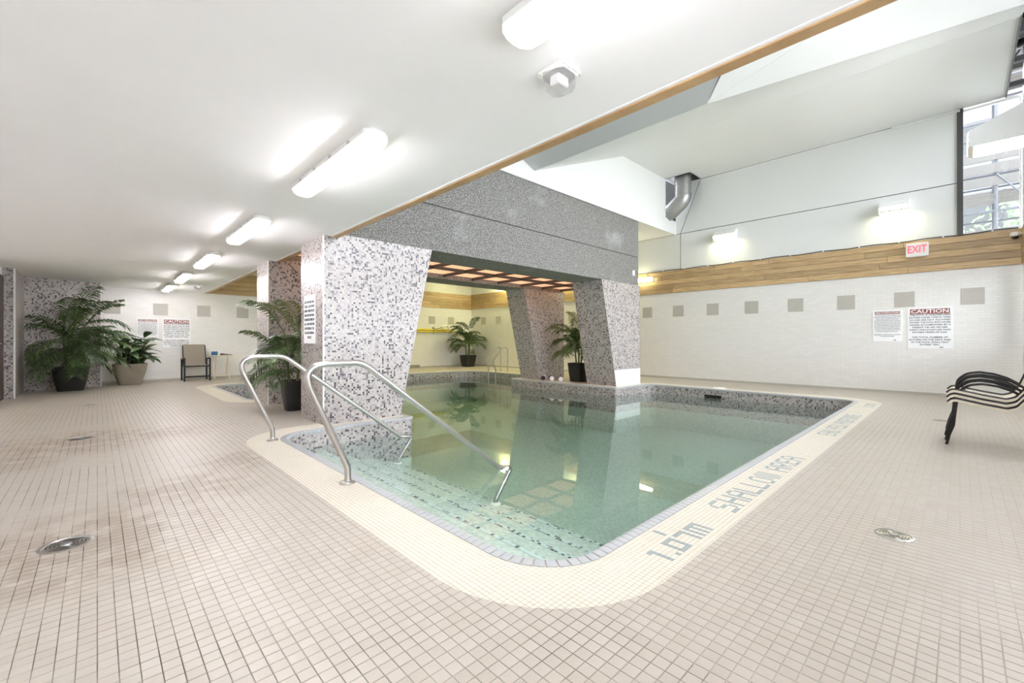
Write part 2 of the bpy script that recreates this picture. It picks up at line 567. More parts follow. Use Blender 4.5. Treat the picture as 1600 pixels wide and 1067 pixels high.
def sdf(P):
    """signed distance to the pool outline (positive on the deck) of an (n,2) array"""
    P = np.asarray(P, float)
    best = np.full(len(P), 1e9); inside = np.zeros(len(P), bool)
    for a, b in zip(_A, _B):
        d = b - a
        L = d @ d
        if L < 1e-14: continue
        t = np.clip(((P - a) @ d) / L, 0, 1)
        q = P - a - t[:, None] * d
        best = np.minimum(best, (q * q).sum(1))
        c = (a[1] > P[:, 1]) != (b[1] > P[:, 1])
        with np.errstate(divide='ignore', invalid='ignore'):
            xs = (b[0] - a[0]) * (P[:, 1] - a[1]) / (b[1] - a[1]) + a[0]
        inside ^= c & (P[:, 0] < xs)
    s = np.sqrt(best)
    return np.where(inside, -s, s)

def clip_poly(poly, vals):
    """keep the part of a polygon where vals > 0"""
    out = []
    n = len(poly)
    for i in range(n):
        j = (i + 1) % n
        if vals[i] > 0:
            out.append(poly[i])
        if (vals[i] > 0) != (vals[j] > 0):
            t = vals[i] / (vals[i] - vals[j])
            out.append(poly[i] + (poly[j] - poly[i]) * t)
    return out

def in_frame(x, y, z=0.0):
    """(depth, whether the point falls inside the picture)"""
    c, s = math.cos(YAW), math.sin(YAW)
    dep = x * c + y * s
    lat = x * s - y * c
    u = 800 + FPX * lat / np.maximum(dep, 1e-3)
    v = 532 + FPX * (EYE.z - z) / np.maximum(dep, 1e-3)
    return dep, (dep > 0.2) & (u > -5) & (u < 1605) & (v < 1072)

def slab_mesh(name, quads, polys, z0, z1, mat, parent, kind=None):
    """many flat pieces (array of squares + list of cut polygons) with edges, as one mesh"""
    vs, fs = [], []
    nq = len(quads)
    if nq:
        q = np.asarray(quads)                       # n,4,2
        top = np.concatenate([q, np.full((nq, 4, 1), z1)], 2)
        bot = np.concatenate([q, np.full((nq, 4, 1), z0)], 2)
        V = np.concatenate([top, bot], 1).reshape(-1, 3)
        base = (np.arange(nq) * 8)[:, None, None]
        pat = np.array([[0, 1, 2, 3], [4, 5, 1, 0], [5, 6, 2, 1], [6, 7, 3, 2], [7, 4, 0, 3]])[None]
        F = (pat + base).reshape(-1, 4)
    else:
        V = np.zeros((0, 3)); F = np.zeros((0, 4), int)
    me = bpy.data.meshes.new(name)
    extra_v, extra_f = [], []
    o = len(V)
    for p in polys:
        n = len(p)
        extra_v += [(a[0], a[1], z1) for a in p] + [(a[0], a[1], z0) for a in p]
        extra_f.append([o + k for k in range(n)])
        for k in range(n):
            l = (k + 1) % n
            extra_f.append([o + n + k, o + n + l, o + l, o + k])
        o += 2 * n
    allv = np.concatenate([V, np.array(extra_v).reshape(-1, 3)]) if extra_v else V
    loops = np.concatenate([F.reshape(-1), np.array([i for f in extra_f for i in f], int)]).astype(np.int32)
    tot = np.concatenate([np.full(len(F), 4), np.array([len(f) for f in extra_f], int)]).astype(np.int32)
    start = np.concatenate([[0], np.cumsum(tot)[:-1]]).astype(np.int32)
    me.vertices.add(len(allv)); me.vertices.foreach_set('co', allv.astype(np.float32).reshape(-1))
    me.loops.add(len(loops)); me.loops.foreach_set('vertex_index', loops)
    me.polygons.add(len(tot)); me.polygons.foreach_set('loop_start', start)
    me.polygons.foreach_set('loop_total', tot)
    me.update(calc_edges=True)
    me.validate()
    me.shade_flat()
    me.materials.append(mat)
    return place(name, me, parent, kind=kind)

# ------------------------------------------------------------------ floor: slab, deck tiles, cream border tiles
def grid_cells(x0, x1, y0, y1, c):
    xs = np.arange(round((x1 - x0) / c)) * c + x0
    ys = np.arange(round((y1 - y0) / c)) * c + y0
    X, Y = np.meshgrid(xs, ys, indexing='ij')
    return np.stack([X.ravel(), Y.ravel()], 1)

def cells_to_pieces(lo, c, gap, field_list):
    """split grid cells into whole squares and cut polygons by the fields (all must be > 0)"""
    g = gap / 2
    off = np.array([[g, g], [c - g, g], [c - g, c - g], [g, c - g]])
    sc_ = sdf(lo + c / 2)
    maybe = np.ones(len(lo), bool); sure = np.ones(len(lo), bool)
    for f in field_list:
        v = f(sc_)
        maybe &= v > -c; sure &= v > c
    Q = lo[:, None, :] + off[None]
    whole = sure.copy()
    polys = []
    idx = np.nonzero(maybe & ~sure)[0]
    S = sdf(Q[idx].reshape(-1, 2)).reshape(-1, 4)
    for n, i in enumerate(idx):
        p = [np.append(Q[i, k], S[n, k]) for k in range(4)]      # the distance rides along as a third coordinate
        full = True
        for f in field_list:
            vals = [float(f(a[2])) for a in p]
            if min(vals) <= 0:
                full = False
                p = clip_poly(p, vals)
            if len(p) < 3: break
        if full: whole[i] = True
        elif len(p) >= 3: polys.append(p)
    return Q[whole], lo[whole] + c / 2, polys

slab_lo = grid_cells(XL, XF + 0.0, YR, YF + 0.05, 0.0625)
qs, _, ps = cells_to_pieces(slab_lo, 0.0625, 0.0, [lambda s: s - 0.006])
floor = slab_mesh('floor', qs, ps, -0.12, -0.0020, M['grout'], None)
struct(floor, 'beige tiled pool deck')

BORD = 0.375
COPW = 0.065
TH = 0.0020
def tiled(name, c, gap, fields, mat, x1, y1, x0=XL, y0=YR, limit=300):
    lo = grid_cells(x0, x1, y0, y1, c)
    Q, ctr, polys = cells_to_pieces(lo, c, gap, fields)
    dep, vis = in_frame(ctr[:, 0], ctr[:, 1])
    order = np.argsort(np.where(vis, dep, 1e6))
    single = order[:limit]
    me = None
    h = c / 2 - gap / 2
    b = MB().loft([[(-h, -h, -TH), (h, -h, -TH), (h, h, -TH), (-h, h, -TH)], [(-h, -h, -0.0006), (h, -h, -0.0006), (h, h, -0.0006), (-h, h, -0.0006)],
                   [(-h + .0008, -h + .0008, 0), (h - .0008, -h + .0008, 0), (h - .0008, h - .0008, 0), (-h + .0008, h - .0008, 0)]])
    for k, i in enumerate(single):
        loc = (ctr[i, 0], ctr[i, 1], float(nrg.uniform(-0.0004, 0.0004)))
        if me is None:
            o = b.build(name, mat, floor, loc=loc)
            me = o.data
        else:
            place(name, me, floor, loc=loc)
    rest = np.ones(len(Q), bool); rest[single] = False
    slab_mesh(name + '_field', Q[rest], polys, -TH, 0.0, mat, floor, kind='stuff')
    return ctr

tiled('deck_tile', 0.05, 0.003, [lambda s: s - BORD - 0.001], M['deck_tile'], XF, YF)

# lettering set into the cream border along the window side, one grey tile per dot
FONT = {
 'S': ['01111','10000','10000','01110','00001','00001','11110'], 'H': ['10001','10001','10001','11111','10001','10001','10001'],
 'A': ['01110','10001','10001','11111','10001','10001','10001'], 'L': ['10000','10000','10000','10000','10000','10000','11111'],
 'O': ['01110','10001','10001','10001','10001','10001','01110'], 'W': ['10101','10101','10101','10101','10101','10101','01010'],
 'R': ['11110','10001','10001','11110','10100','10010','10001'], 'E': ['11111','10000','10000','11110','10000','10000','11111'],
 ' ': ['000'] * 7}
FONT4 = {
 'E': ['1111','1000','1000','1110','1000','1000','1111'], 'A': ['0110','1001','1001','1111','1001','1001','1001'],
 'U': ['1001','1001','1001','1001','1001','1001','1111'], 'P': ['1110','1001','1001','1110','1000','1000','1000'],
 'R': ['1110','1001','1001','1110','1010','1001','1001'], 'O': ['1111','1001','1001','1001','1001','1001','1111'],
 'F': ['1111','1000','1000','1110','1000','1000','1000'], 'N': ['1001','1101','1101','1011','1011','1001','1001'],
 'D': ['1110','1001','1001','1001','1001','1001','1110'], ' ': ['00'] * 7}
FONTD = {'1': ['110','010','010','010','010'], '.': ['0','0','0','0','1'], '0': ['1111','1001','1001','1001','1111'],
 '7': ['1111','0001','0001','0001','0001'], 'M': ['11111','10101','10101','10101','10101']}
C = 0.025
letter_cells = set()
def write(text, font, ix, iy, rows):
    for ch in text:
        g = font[ch]
        for r in range(rows):
            for k, v in enumerate(g[r]):
                if v == '1':
                    letter_cells.add((ix + k, iy + rows - 1 - r))
        ix += len(g[0]) + 1
IX = lambda x: int(round((x - XL) / C))
IY = lambda y: int(round((y - YR) / C))
write('1.07M', FONTD, IX(1.95), IY(0.95), 5)
for k in range(3): letter_cells.add((IX(2.19), IY(1.11) + k))
write('SHALLOW AREA', FONT, IX(2.80), IY(0.95), 7)
write('EAU PEU PROFONDE', FONT4, IX(5.85), IY(0.95), 7)
write('1.07M', FONTD, IX(8.75), IY(0.95), 5)

# the border tiles leave room for the letter tiles
def border():
    c, gap = C, 0.0018
    lo = grid_cells(0.9, 10.1, 0.75, 12.6, c)
    fields = [lambda s: s - COPW - 0.001, lambda s: BORD - s]
    Q, ctr, polys = cells_to_pieces(lo, c, gap, fields)
    cell = np.stack([np.floor((ctr[:, 0] - XL) / c).astype(int), np.floor((ctr[:, 1] - YR) / c).astype(int)], 1)
    lt = np.array([(a, b) in letter_cells for a, b in cell])
    h = c / 2 - gap / 2
    def single_mesh(name, mat, ids, top):
        b = MB().loft([[(-h, -h, -TH), (h, -h, -TH), (h, h, -TH), (-h, h, -TH)],
                       [(-h, -h, 0), (h, -h, 0), (h, h, 0), (-h, h, 0)]])
        me = None
        for i in ids:
            loc = (ctr[i, 0], ctr[i, 1], top)
            if me is None: me = b.build(name, mat, floor, loc=loc).data
            else: place(name, me, floor, loc=loc)
    li = np.nonzero(lt)[0]
    dep, vis = in_frame(ctr[:, 0], ctr[:, 1])
    li = li[np.argsort(dep[li])]
    single_mesh('letter_tile', M['letter'], li[:300], 0.0004)
    if len(li) > 300:
        slab_mesh('letter_tile_field', Q[li[300:]], [], -TH, 0.0004, M['letter'], floor, kind='stuff')
    order = np.argsort(np.where(vis & ~lt, dep, 1e6))
    single_mesh('border_tile', M['border_tile'], order[:300], 0.0)
    rest = ~lt; rest[order[:300]] = False
    slab_mesh('border_tile_field', Q[rest], polys, -TH, 0.0, M['border_tile'], floor, kind='stuff')
border()

# ------------------------------------------------------------------ pool: basin, steps, coping, water
pool = thing('swimming_pool', 'tiled indoor swimming pool running under the concrete portal', 'pool')
def ring_wall(z0, z1):
    b = MB()
    n = len(OUT)
    vs = [(x, y, z1) for x, y in OUT] + [(x, y, z0) for x, y in OUT]
    b.add(vs, [(k, (k + 1) % n, n + (k + 1) % n, n + k) for k in range(n)])
    return b
ring_wall(-0.55, 0.0).build('basin_band', M['mosaic'], pool)
ring_wall(ZP, -0.55).build('basin_wall', M['pool_tile'], pool)
MB().box((1.3, 1.1, ZP - 0.1), (9.8, 12.3, ZP)).build('basin_floor', M['pool_tile'], pool)
def outline_solid(z0, z1):
    import bmesh
    bm = bmesh.new()
    # the solid reaches a few millimetres into the basin walls so that no faces coincide
    n = len(OUT)
    pts = []
    for k in range(n):
        d = Vector(OUT[(k + 1) % n]) - Vector(OUT[k - 1])
        d.normalize()
        pts.append((OUT[k][0] + d.y * 0.006, OUT[k][1] - d.x * 0.006))
    vs = [bm.verts.new((x, y, z1)) for x, y in pts]
    f = bm.faces.new(vs)
    bm.faces.ensure_lookup_table()
    r = bmesh.ops.extrude_face_region(bm, geom=[f])
    for v in r['geom']:
        if isinstance(v, bmesh.types.BMVert): v.co.z = z0
    bmesh.ops.triangulate(bm, faces=[q for q in bm.faces if len(q.verts) > 4])
    bmesh.ops.recalc_face_normals(bm, faces=bm.faces[:])
    me = bpy.data.meshes.new('pool_water')
    bm.to_mesh(me); bm.free()
    return me
wm = outline_solid(ZP - 0.05, ZW)
wm.materials.append(M['water'])
water = tag(place('pool_water', wm), 'still clear green water filling the pool', 'water')
water['kind'] = 'stuff'

SX = [1.40, 1.95, 2.23, 2.53, 2.83]
SZ = [-0.27, -0.36, -0.45, -0.54]
for k in range(4):
    st = MB().box((SX[k], 1.2, ZP), (SX[k + 1], 5.3, SZ[k])).build('step', M['pool_tile'], pool)
    MB().box((SX[k + 1] - 0.032, 1.26, SZ[k] - 0.03), (SX[k + 1] + 0.004, 5.25, SZ[k] + 0.003)).build('nosing_strip', M['nosing'], st)

# coping: one bull-nosed tile after another round the edge
def coping():
    step = 0.05
    pts = _A; seg = np.linalg.norm(_B - _A, axis=1)
    cum = np.concatenate([[0], np.cumsum(seg)])
    total = cum[-1]
    n = int(total / step)
    pos, ang = [], []
    for k in range(n):
        s = (k + 0.5) * total / n
        i = min(int(np.searchsorted(cum, s) - 1), len(seg) - 1)
        t = (s - cum[i]) / max(seg[i], 1e-9)
        p = _A[i] + (_B[i] - _A[i]) * t
        d = _B[i] - _A[i]
        pos.append(p); ang.append(math.atan2(d[1], d[0]))
    pos = np.array(pos)
    hl = total / n / 2 - 0.0016
    # profile across: local -y is the deck side (outline runs counter-clockwise)
    prof = [(-COPW, -0.01), (-COPW, 0.003), (-0.02, 0.006), (-0.002, 0.003), (0.007, -0.008), (0.008, -0.03), (0.0, -0.035)]
    b = MB().loft([[(-hl, y, z) for y, z in prof], [(hl, y, z) for y, z in prof]])
    dep, vis = in_frame(pos[:, 0], pos[:, 1])
    order = np.argsort(np.where(vis, dep, 1e6))
    me = None
    for i in order[:300]:
        loc = (pos[i, 0], pos[i, 1], 0)
        if me is None: me = b.build('coping_tile', M['coping'], pool, loc=loc, rz=ang[i]).data
        else: place('coping_tile', me, pool, loc=loc, rz=ang[i])
    r = MB()
    for i in order[300:]:
        c, s = math.cos(ang[i]), math.sin(ang[i])
        r.add([(pos[i, 0] + c * x - s * y, pos[i, 1] + s * x + c * y, z) for x, y, z in b.v], b.f)
    r.build('coping_tile_run', M['coping'], pool, kind='stuff')
coping()

# skimmer mouth in the far wall and its lid on the deck
sk = MB().box((9.57, 3.53, -0.19), (9.60, 3.88, -0.13)).build('skimmer_mouth', M['black_metal'], pool)
MB().lathe([(0.13, 0.001), (0.13, 0.012), (0.11, 0.016), (0.02, 0.016)], (9.84, 3.66, 0), 20).build('skimmer_lid', M['white_plastic'], pool, smooth=True)

# ------------------------------------------------------------------ walls
def wall_box(name, a, b, mat, label):
    return struct(MB().box(a, b).build(name, mat), label)
wall_back = wall_box('wall_back', (XF, YR - 0.2, -0.1), (XF + 0.2, YF + 0.2, 2.99), M['wall_tile'], 'white tiled far wall with wood band')
# upper far wall above the wood, stops at the corner window
MB().box((XF + 0.03, 0.0, 2.99), (XF + 0.2, YF + 0.2, ZT + 0.3)).build('upper_backing', M['gap'], wall_back)
wall_end = wall_box('wall_end', (XL - 0.2, YF, -0.1), (XF, YF + 0.2, 4.2), M['wall_tile'], 'white tiled end wall behind the plants')
wall_left = wall_box('wall_left', (XL - 0.2, YR - 0.2, -0.1), (XL, YF, 2.6), M['white_paint'], 'white wall along the changing rooms')
# mosaic pilaster and canted mosaic wall in the left corner
b = MB()
poly = [(XL, 11.87), (-1.08, 11.87), (-1.08, 13.28), (0.06, 13.62), (0.06, YF), (XL, YF)]
b.prism([(x, y, 0) for x, y in poly], (0, 0, ZC))
wall_corner = struct(b.build('wall_corner', M['mosaic']), 'mosaic clad wall behind the large palm')
# white trim beads on the mosaic edges
for x, y in ((-1.08, 11.865), (XL + 0.01, 11.865), (0.062, 13.618)):
    MB().box((x - 0.012, y - 0.012, 0), (x + 0.012, y + 0.012, ZC)).build('edge_bead', M['white_plastic'], wall_corner)
door = struct(MB().bbox((XL, 10.75, 0.0), (XL + 0.05, 11.80, 2.2), 0.008).build('door_1', M['door_brown']), 'dark brown door at the left edge')
MB().tube([(XL + 0.05, 10.86, 1.0), (XL + 0.10, 10.86, 1.0), (XL + 0.10, 10.98, 1.0)], 0.011, 8).build('door_handle', M['steel'], door, smooth=True)

# window wall on the right: sill wall, lower windows, wood band, clerestory
wall_right = wall_box('wall_right', (XL - 0.2, YR - 0.2, -0.1), (XF, YR, 0.85), M['wall_tile'], 'tiled window wall with glazing above')
MB().box((XL - 0.2, YR - 0.2, 2.36), (XF, YR, 3.02)).build('band_backing', M['white_paint'], wall_right)
MB().box((XL - 0.2, YR - 0.2, 5.25), (XF, YR, ZT + 0.45)).build('head_backing', M['white_paint'], wall_right)
def window(name, x0, x1, z0, z1, label):
    w = thing(name, label, 'window')
    del w['category']
    struct(w)
    t = 0.05
    f = MB()
    f.box((x0, YR - 0.14, z0), (x0 + t, YR - 0.06, z1)); f.box((x1 - t, YR - 0.14, z0), (x1, YR - 0.06, z1))
    f.box((x0 + t, YR - 0.14, z0), (x1 - t, YR - 0.06, z0 + t)); f.box((x0 + t, YR - 0.14, z1 - t), (x1 - t, YR - 0.06, z1))
    f.build('window_frame', M['dark_frame'], w)
    MB().box((x0 + t, YR - 0.105, z0 + t), (x1 - t, YR - 0.095, z1 - t)).build('window_pane', M['glass'], w)
wi = 1
NW = 7
wx = np.linspace(XL + 0.15, XF - 0.15, NW + 1)
for k in range(NW):
    window('window_%d' % wi, wx[k], wx[k + 1], 0.85, 2.36, 'lower window in the right wall'); wi += 1
for k in range(NW):
    window('window_%d' % wi, wx[k], wx[k + 1], 3.02, 5.25, 'upper window in the right wall'); wi += 1
# end posts of the window wall
MB().box((XF - 0.15, YR - 0.2, 0.85), (XF, YR, 2.36)).build('end_post', M['white_paint'], wall_right)
MB().box((XL - 0.2, YR - 0.2, 0.85), (XL + 0.15, YR, 2.36)).build('end_post', M['white_paint'], wall_right)
MB().box((XL - 0.2, YR - 0.2, 3.02), (XL + 0.15, YR, 5.25)).build('end_post', M['white_paint'], wall_right)
MB().box((XF - 0.15, YR - 0.2, 3.02), (XF, YR, 5.25)).build('end_post', M['white_paint'], wall_right)

# corner window high in the far wall
cw = struct(thing('window_%d' % wi, 'tall corner window with scaffolding outside', 'window')); del cw['category']
f = MB().box((XF - 0.02, -0.04, 3.0), (XF + 0.12, 0.04, ZT))
f.build('mullion', M['dark_frame'], cw)
f = MB()
f.box((XF + 0.02, YR, 3.0), (XF + 0.10, -0.04, 3.04)); f.box((XF + 0.02, YR, ZT - 0.05), (XF + 0.10, -0.04, ZT)); f.box((XF + 0.02, YR, 3.04), (XF + 0.10, YR + 0.03, ZT - 0.05))
f.build('window_frame', M['white_plastic'], cw)
MB().box((XF + 0.05, YR + 0.03, 3.04), (XF + 0.056, -0.04, ZT - 0.05)).build('window_pane', M['glass'], cw)

# white panels of the upper far wall, with dark open joints
PT = 0.03
def panel_yz(poly, parent=wall_back, name='wall_panel', mat='panel'):
    return MB().prism([(XF + PT, y, z) for y, z in poly], (-PT, 0, 0)).build(name, M[mat], parent)
g = 0.008
panel_yz([(0.04, 2.99), (5.30 - g, 2.99), (5.30 - g, 3.97 - g), (0.04, 3.97 - g)])
panel_yz([(5.30 + g, 2.99), (YF, 2.99), (YF, 3.97 - g), (5.30 + g, 3.97 - g)])
panel_yz([(0.04, 3.97 + g), (5.30 - g, 3.97 + g), (4.76 - g, ZT - 0.014), (0.04, ZT - 0.014)])
panel_yz([(5.30 + g, 3.97 + g), (5.44, 3.97 + g), (5.44, ZT), (4.76 + g, ZT)])
# picture-rail ledge below the ceiling beside the corner window
MB().box((XF - 0.03, 0.0, ZT - 0.055), (XF, 0.95, ZT - 0.012)).build('ledge_strip', M['panel'], wall_back)

# grey square accent tiles
for k in range(16):
    y = -0.31 + 0.921 * k
    if y + 0.3 < YF: MB().bbox((XF - 0.006, y, 1.71), (XF + 0.004, y + 0.3, 2.01), 0.002).build('accent_tile', M['accent'], wall_back)
for k in range(13):
    x = 0.115 + 0.925 * k
    if x + 0.3 < XF: MB().bbox((x, YF - 0.006, 1.71), (x + 0.3, YF + 0.004, 2.01), 0.002).build('accent_tile', M['accent'], wall_end)

# wood band: single planks in five courses
def planks(parent, along, fixed, s0, s1, z0, z1, rows, seed):
    r = random.Random(seed)
    h = (z1 - z0) / rows
    for i in range(rows):
        s = s0
        while s < s1 - 0.01:
            e = min(s + r.uniform(1.1, 2.6), s1)
            if s1 - e < 0.4: e = s1
            d = r.uniform(0.016, 0.021)
            a, b_ = s + 0.0015, e - 0.0015
            zz0, zz1 = z0 + i * h + 0.002, z0 + (i + 1) * h - 0.002
            if along == 'y': m = MB().bbox((fixed - d, a, zz0), (fixed + 0.0, b_, zz1), 0.003)
            elif along == 'x': m = MB().bbox((a, fixed - d, zz0), (b_, fixed, zz1), 0.003)
            else: m = MB().bbox((a, fixed, zz0), (b_, fixed + d, zz1), 0.003)
            m.build('plank', M['wood'], parent)
            s = e
MB().box((XF - 0.006, YR, 2.37), (XF, YF, 2.99)).build('band_back', M['gap'], wall_back)
planks(wall_back, 'y', XF - 0.006, YR, YF, 2.37, 2.99, 5, 3)
MB().box((XE, YF - 0.006, 2.35), (XF, YF, 2.97)).build('band_back', M['gap'], wall_end)
planks(wall_end, 'x', YF - 0.006, XE, XF - 0.03, 2.35, 2.97, 5, 5)
planks(wall_right, 'x-', YR, 5.0, XF - 0.03, 2.37, 2.99, 5, 9)
# skirting line at the foot of the tiled walls
struct(MB().box((XF - 0.008, YR, 0.0), (XF, YF, 0.05)).build('baseboard_back', M['accent']))
struct(MB().box((0.06, YF - 0.008, 0.0), (XF, YF, 0.05)).build('baseboard_end', M['accent']))

# ------------------------------------------------------------------ ceilings
low = struct(MB().box((XL - 0.2, YR - 0.2, ZC), (XE - 0.01, YF, ZC + 0.25)).build('ceiling', M['white_paint']), 'low white ceiling with a wood edge')
tr = struct(MB().bbox((XE - 0.075, YR, ZC - 0.012), (XE + 0.005, YF, ZC + 0.20), 0.004).build('trim_1', M['trim_wood']), 'long wooden edge trim of the low ceiling')
MB().box((XE - 0.095, YR, ZC - 0.004), (XE - 0.075, YF, ZC + 0.001)).build('trim_bead', M['white_paint'], tr)
fascia = struct(MB().box((XE - 0.2, YR - 0.2, ZC + 0.25), (XE - 0.01, YF, 6.3)).build('wall_fascia', M['white_paint']), 'white upstand above the low ceiling')
# back hall ceiling and the bulkhead over the portal
struct(MB().box((XE, 5.44, 3.97), (XF, YF, 4.1)).build('ceiling_rear', M['white_paint']), 'white ceiling behind the portal')
bulk = MB()
# bulkhead with an opening for the duct at the far end
bulk.box((XE, 5.42, 3.955), (10.88, 5.46, 6.2)); bulk.box((10.88, 5.42, 3.955), (XF, 5.46, 4.32)); bulk.box((10.88, 5.42, ZT), (XF, 5.46, 6.2))
struct(bulk.build('wall_bulkhead', M['panel']), 'white bulkhead above the concrete beam')

high = struct(place('ceiling_high', None), 'folded white panel ceiling over the pool')
def plate(poly, name='ceiling_panel', mat='panel', t=0.02):
    P = [Vector(p) for p in poly]
    return MB().prism(P, (0, 0, t)).build(name, M[mat], high)
XS = 8.8
# flat part with the duct notch
plate([(XS, -0.55, ZT), (XF, -0.55, ZT), (XF, 4.77, ZT), (XS, 4.77, ZT)])
plate([(XS, 4.77, ZT), (10.88, 4.77, ZT), (10.88, 5.42, ZT), (XS, 5.42, ZT)])
# notch lining
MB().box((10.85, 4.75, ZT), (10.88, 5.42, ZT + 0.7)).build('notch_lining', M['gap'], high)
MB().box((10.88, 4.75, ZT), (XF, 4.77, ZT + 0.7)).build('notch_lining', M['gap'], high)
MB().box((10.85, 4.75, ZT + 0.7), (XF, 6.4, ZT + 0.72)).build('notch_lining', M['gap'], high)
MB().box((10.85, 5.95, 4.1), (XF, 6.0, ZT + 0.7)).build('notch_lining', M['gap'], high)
K = Vector((5.786, 2.307, 4.165)); S = Vector((7.50, -0.55, 4.826)); T = Vector((2.62, -0.64, 5.29))
sl = (ZT - 4.165) / (XS - 5.786)
zsl = lambda x: ZT - (XS - x) * sl
plate([(XS - 0.014, -0.55, zsl(XS - 0.014)), (XS - 0.014, 5.42, zsl(XS - 0.014)), (5.786, 5.42, 4.165), K, S])
# sloping soffit panel; the shade on its underside is painted in as grey
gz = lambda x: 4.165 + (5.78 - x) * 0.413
plate([(5.78, 5.42, gz(5.78)), (5.78, 2.31, gz(5.78)), (2.50, -0.70, gz(2.50)), (2.20, -0.70, gz(2.20)), (2.20, 5.42, gz(2.20))], mat='shaded_panel')
# triangular plates right of the dark joint
E2 = S + (T - S) * 0.33
def shrink(tri, d):
    c = sum((Vector(p) for p in tri), Vector()) / 3
    return [c + (Vector(p) - c) * (1 - d) for p in tri]
plate(shrink([K, T, E2], 0.004)); plate(shrink([K, E2, S], 0.002))
# backing above so the joints read dark
b = MB()
b.prism([(5.79, 2.32, 4.22), (2.2, -0.75, 5.72), (2.2, 5.42, 5.72), (5.79, 5.42, 4.22)], (0, 0, 0.02))
b.prism([K + Vector((0, 0, 0.05)), T + Vector((0, 0, 0.05)), S + Vector((0, 0, 0.05))], (0, 0, 0.02))
b.box((XS - 0.1, -0.55, ZT + 0.03), (10.85, 5.42, ZT + 0.05))
b.build('ceiling_backing', M['gap'], high)
# skylight slot between the ceiling and the window wall
sky = struct(thing('window_%d' % (wi + 1), 'narrow rooflight slot with dark frames', 'window')); del sky['category']
f = MB()
f.box((2.2, -0.57, ZT - 0.02), (XF, -0.55, ZT + 0.42))
for x in np.arange(2.6, XF, 0.95):
    f.box((x, YR, ZT + 0.02), (x + 0.09, -0.57, ZT + 0.10))
f.build('skylight_frame', M['dark_frame'], sky)
MB().box((2.2, YR, ZT + 0.40), (XF, -0.57, ZT + 0.41)).build('skylight_pane', M['glass'], sky)

# ------------------------------------------------------------------ concrete portal over the pool
portal = thing('concrete_portal', 'grey concrete beam portal on four mosaic clad tapering piers', 'portal')
for y0, y1 in ((YB0, YB1), (YC0, YC1)):
    c1 = MB().box((XE + 0.02, y0, ZB0), (9.56, y1, ZBS - 0.007)).build('beam_course', M['concrete'], portal)
    MB().box((XE + 0.02, y0, ZBS + 0.007), (9.56, y1, ZB1)).build('beam_course', M['concrete'], portal)
    MB().box((XE + 0.04, y0 + 0.02, ZBS - 0.007), (9.54, y1 - 0.02, ZBS + 0.007)).build('beam_joint', M['gap'], portal)
def pier(xa0, xa1, xb0, xb1, y0, y1, z1=ZB0):
    return MB().loft([[(xa0, y0, 0), (xa1, y0, 0), (xa1, y1, 0), (xa0, y1, 0)], [(xb0, y0, z1), (xb1, y0, z1), (xb1, y1, z1), (xb0, y1, z1)]])
for y0, y1 in ((YB0, YB1), (YC0, YC1)):
    pl = pier(2.02, 3.08, 2.02, 3.60, y0 - 0.004, y1 + 0.004)
    pl.build('pier', M['mosaic'], portal)
    pr = pier(8.58, 9.62, 8.0, 9.62, y0 - 0.004, y1 + 0.004)
    pr.build('pier', M['mosaic'], portal)
    for x in (2.014,):
        MB().box((x - 0.004, y0 - 0.012, 0), (x + 0.012, y0 + 0.004, ZC)).build('edge_bead', M['white_plastic'], portal)
MB().loft([[(8.575, YB0 - 0.012, 0), (9.63, YB0 - 0.012, 0), (9.63, YB0, 0), (8.575, YB0, 0)], [(8.495, YB0 - 0.012, 0.37), (9.63, YB0 - 0.012, 0.37), (9.63, YB0, 0.37), (8.495, YB0, 0.37)]]).build('plinth_board', M['plinth'], portal)
# small vent cap on the beam face
MB().box((9.28, YB0 - 0.02, 2.62), (9.36, YB0, 2.74)).build('vent_cap', M['white_plastic'], portal)
# grid soffit with amber coffers between the beams
gx = np.linspace(2.26, 9.50, 10)
gy = [YB1, (YB1 + YC0) / 2, YC0]
bars = MB()
for x in gx:
    MB().box((x - 0.022, YB1, 2.44), (x + 0.022, YC0, 2.50)).build('grid_bar', M['dark_frame'], portal)
MB().box((2.26, gy[1] - 0.022, 2.441), (9.50, gy[1] + 0.022, 2.499)).build('grid_bar', M['dark_frame'], portal)
for i in range(len(gx) - 1):
    for j in range(2):
        x0, x1, y0, y1 = gx[i], gx[i + 1], gy[j], gy[j + 1]
        cx_, cy_ = (x0 + x1) / 2, (y0 + y1) / 2
        MB().add([(x0, y0, 2.505), (x1, y0, 2.505), (x1, y1, 2.505), (x0, y1, 2.505), (cx_, cy_, 2.66)],
                 [(1, 0, 4), (2, 1, 4), (3, 2, 4), (0, 3, 4)]).build('coffer_panel', M['amber'], portal)
# structure above the soffit closes the coffers
MB().box((2.22, YB1, 2.70), (9.54, YC0, 2.76)).build('soffit_back', M['concrete'], portal)

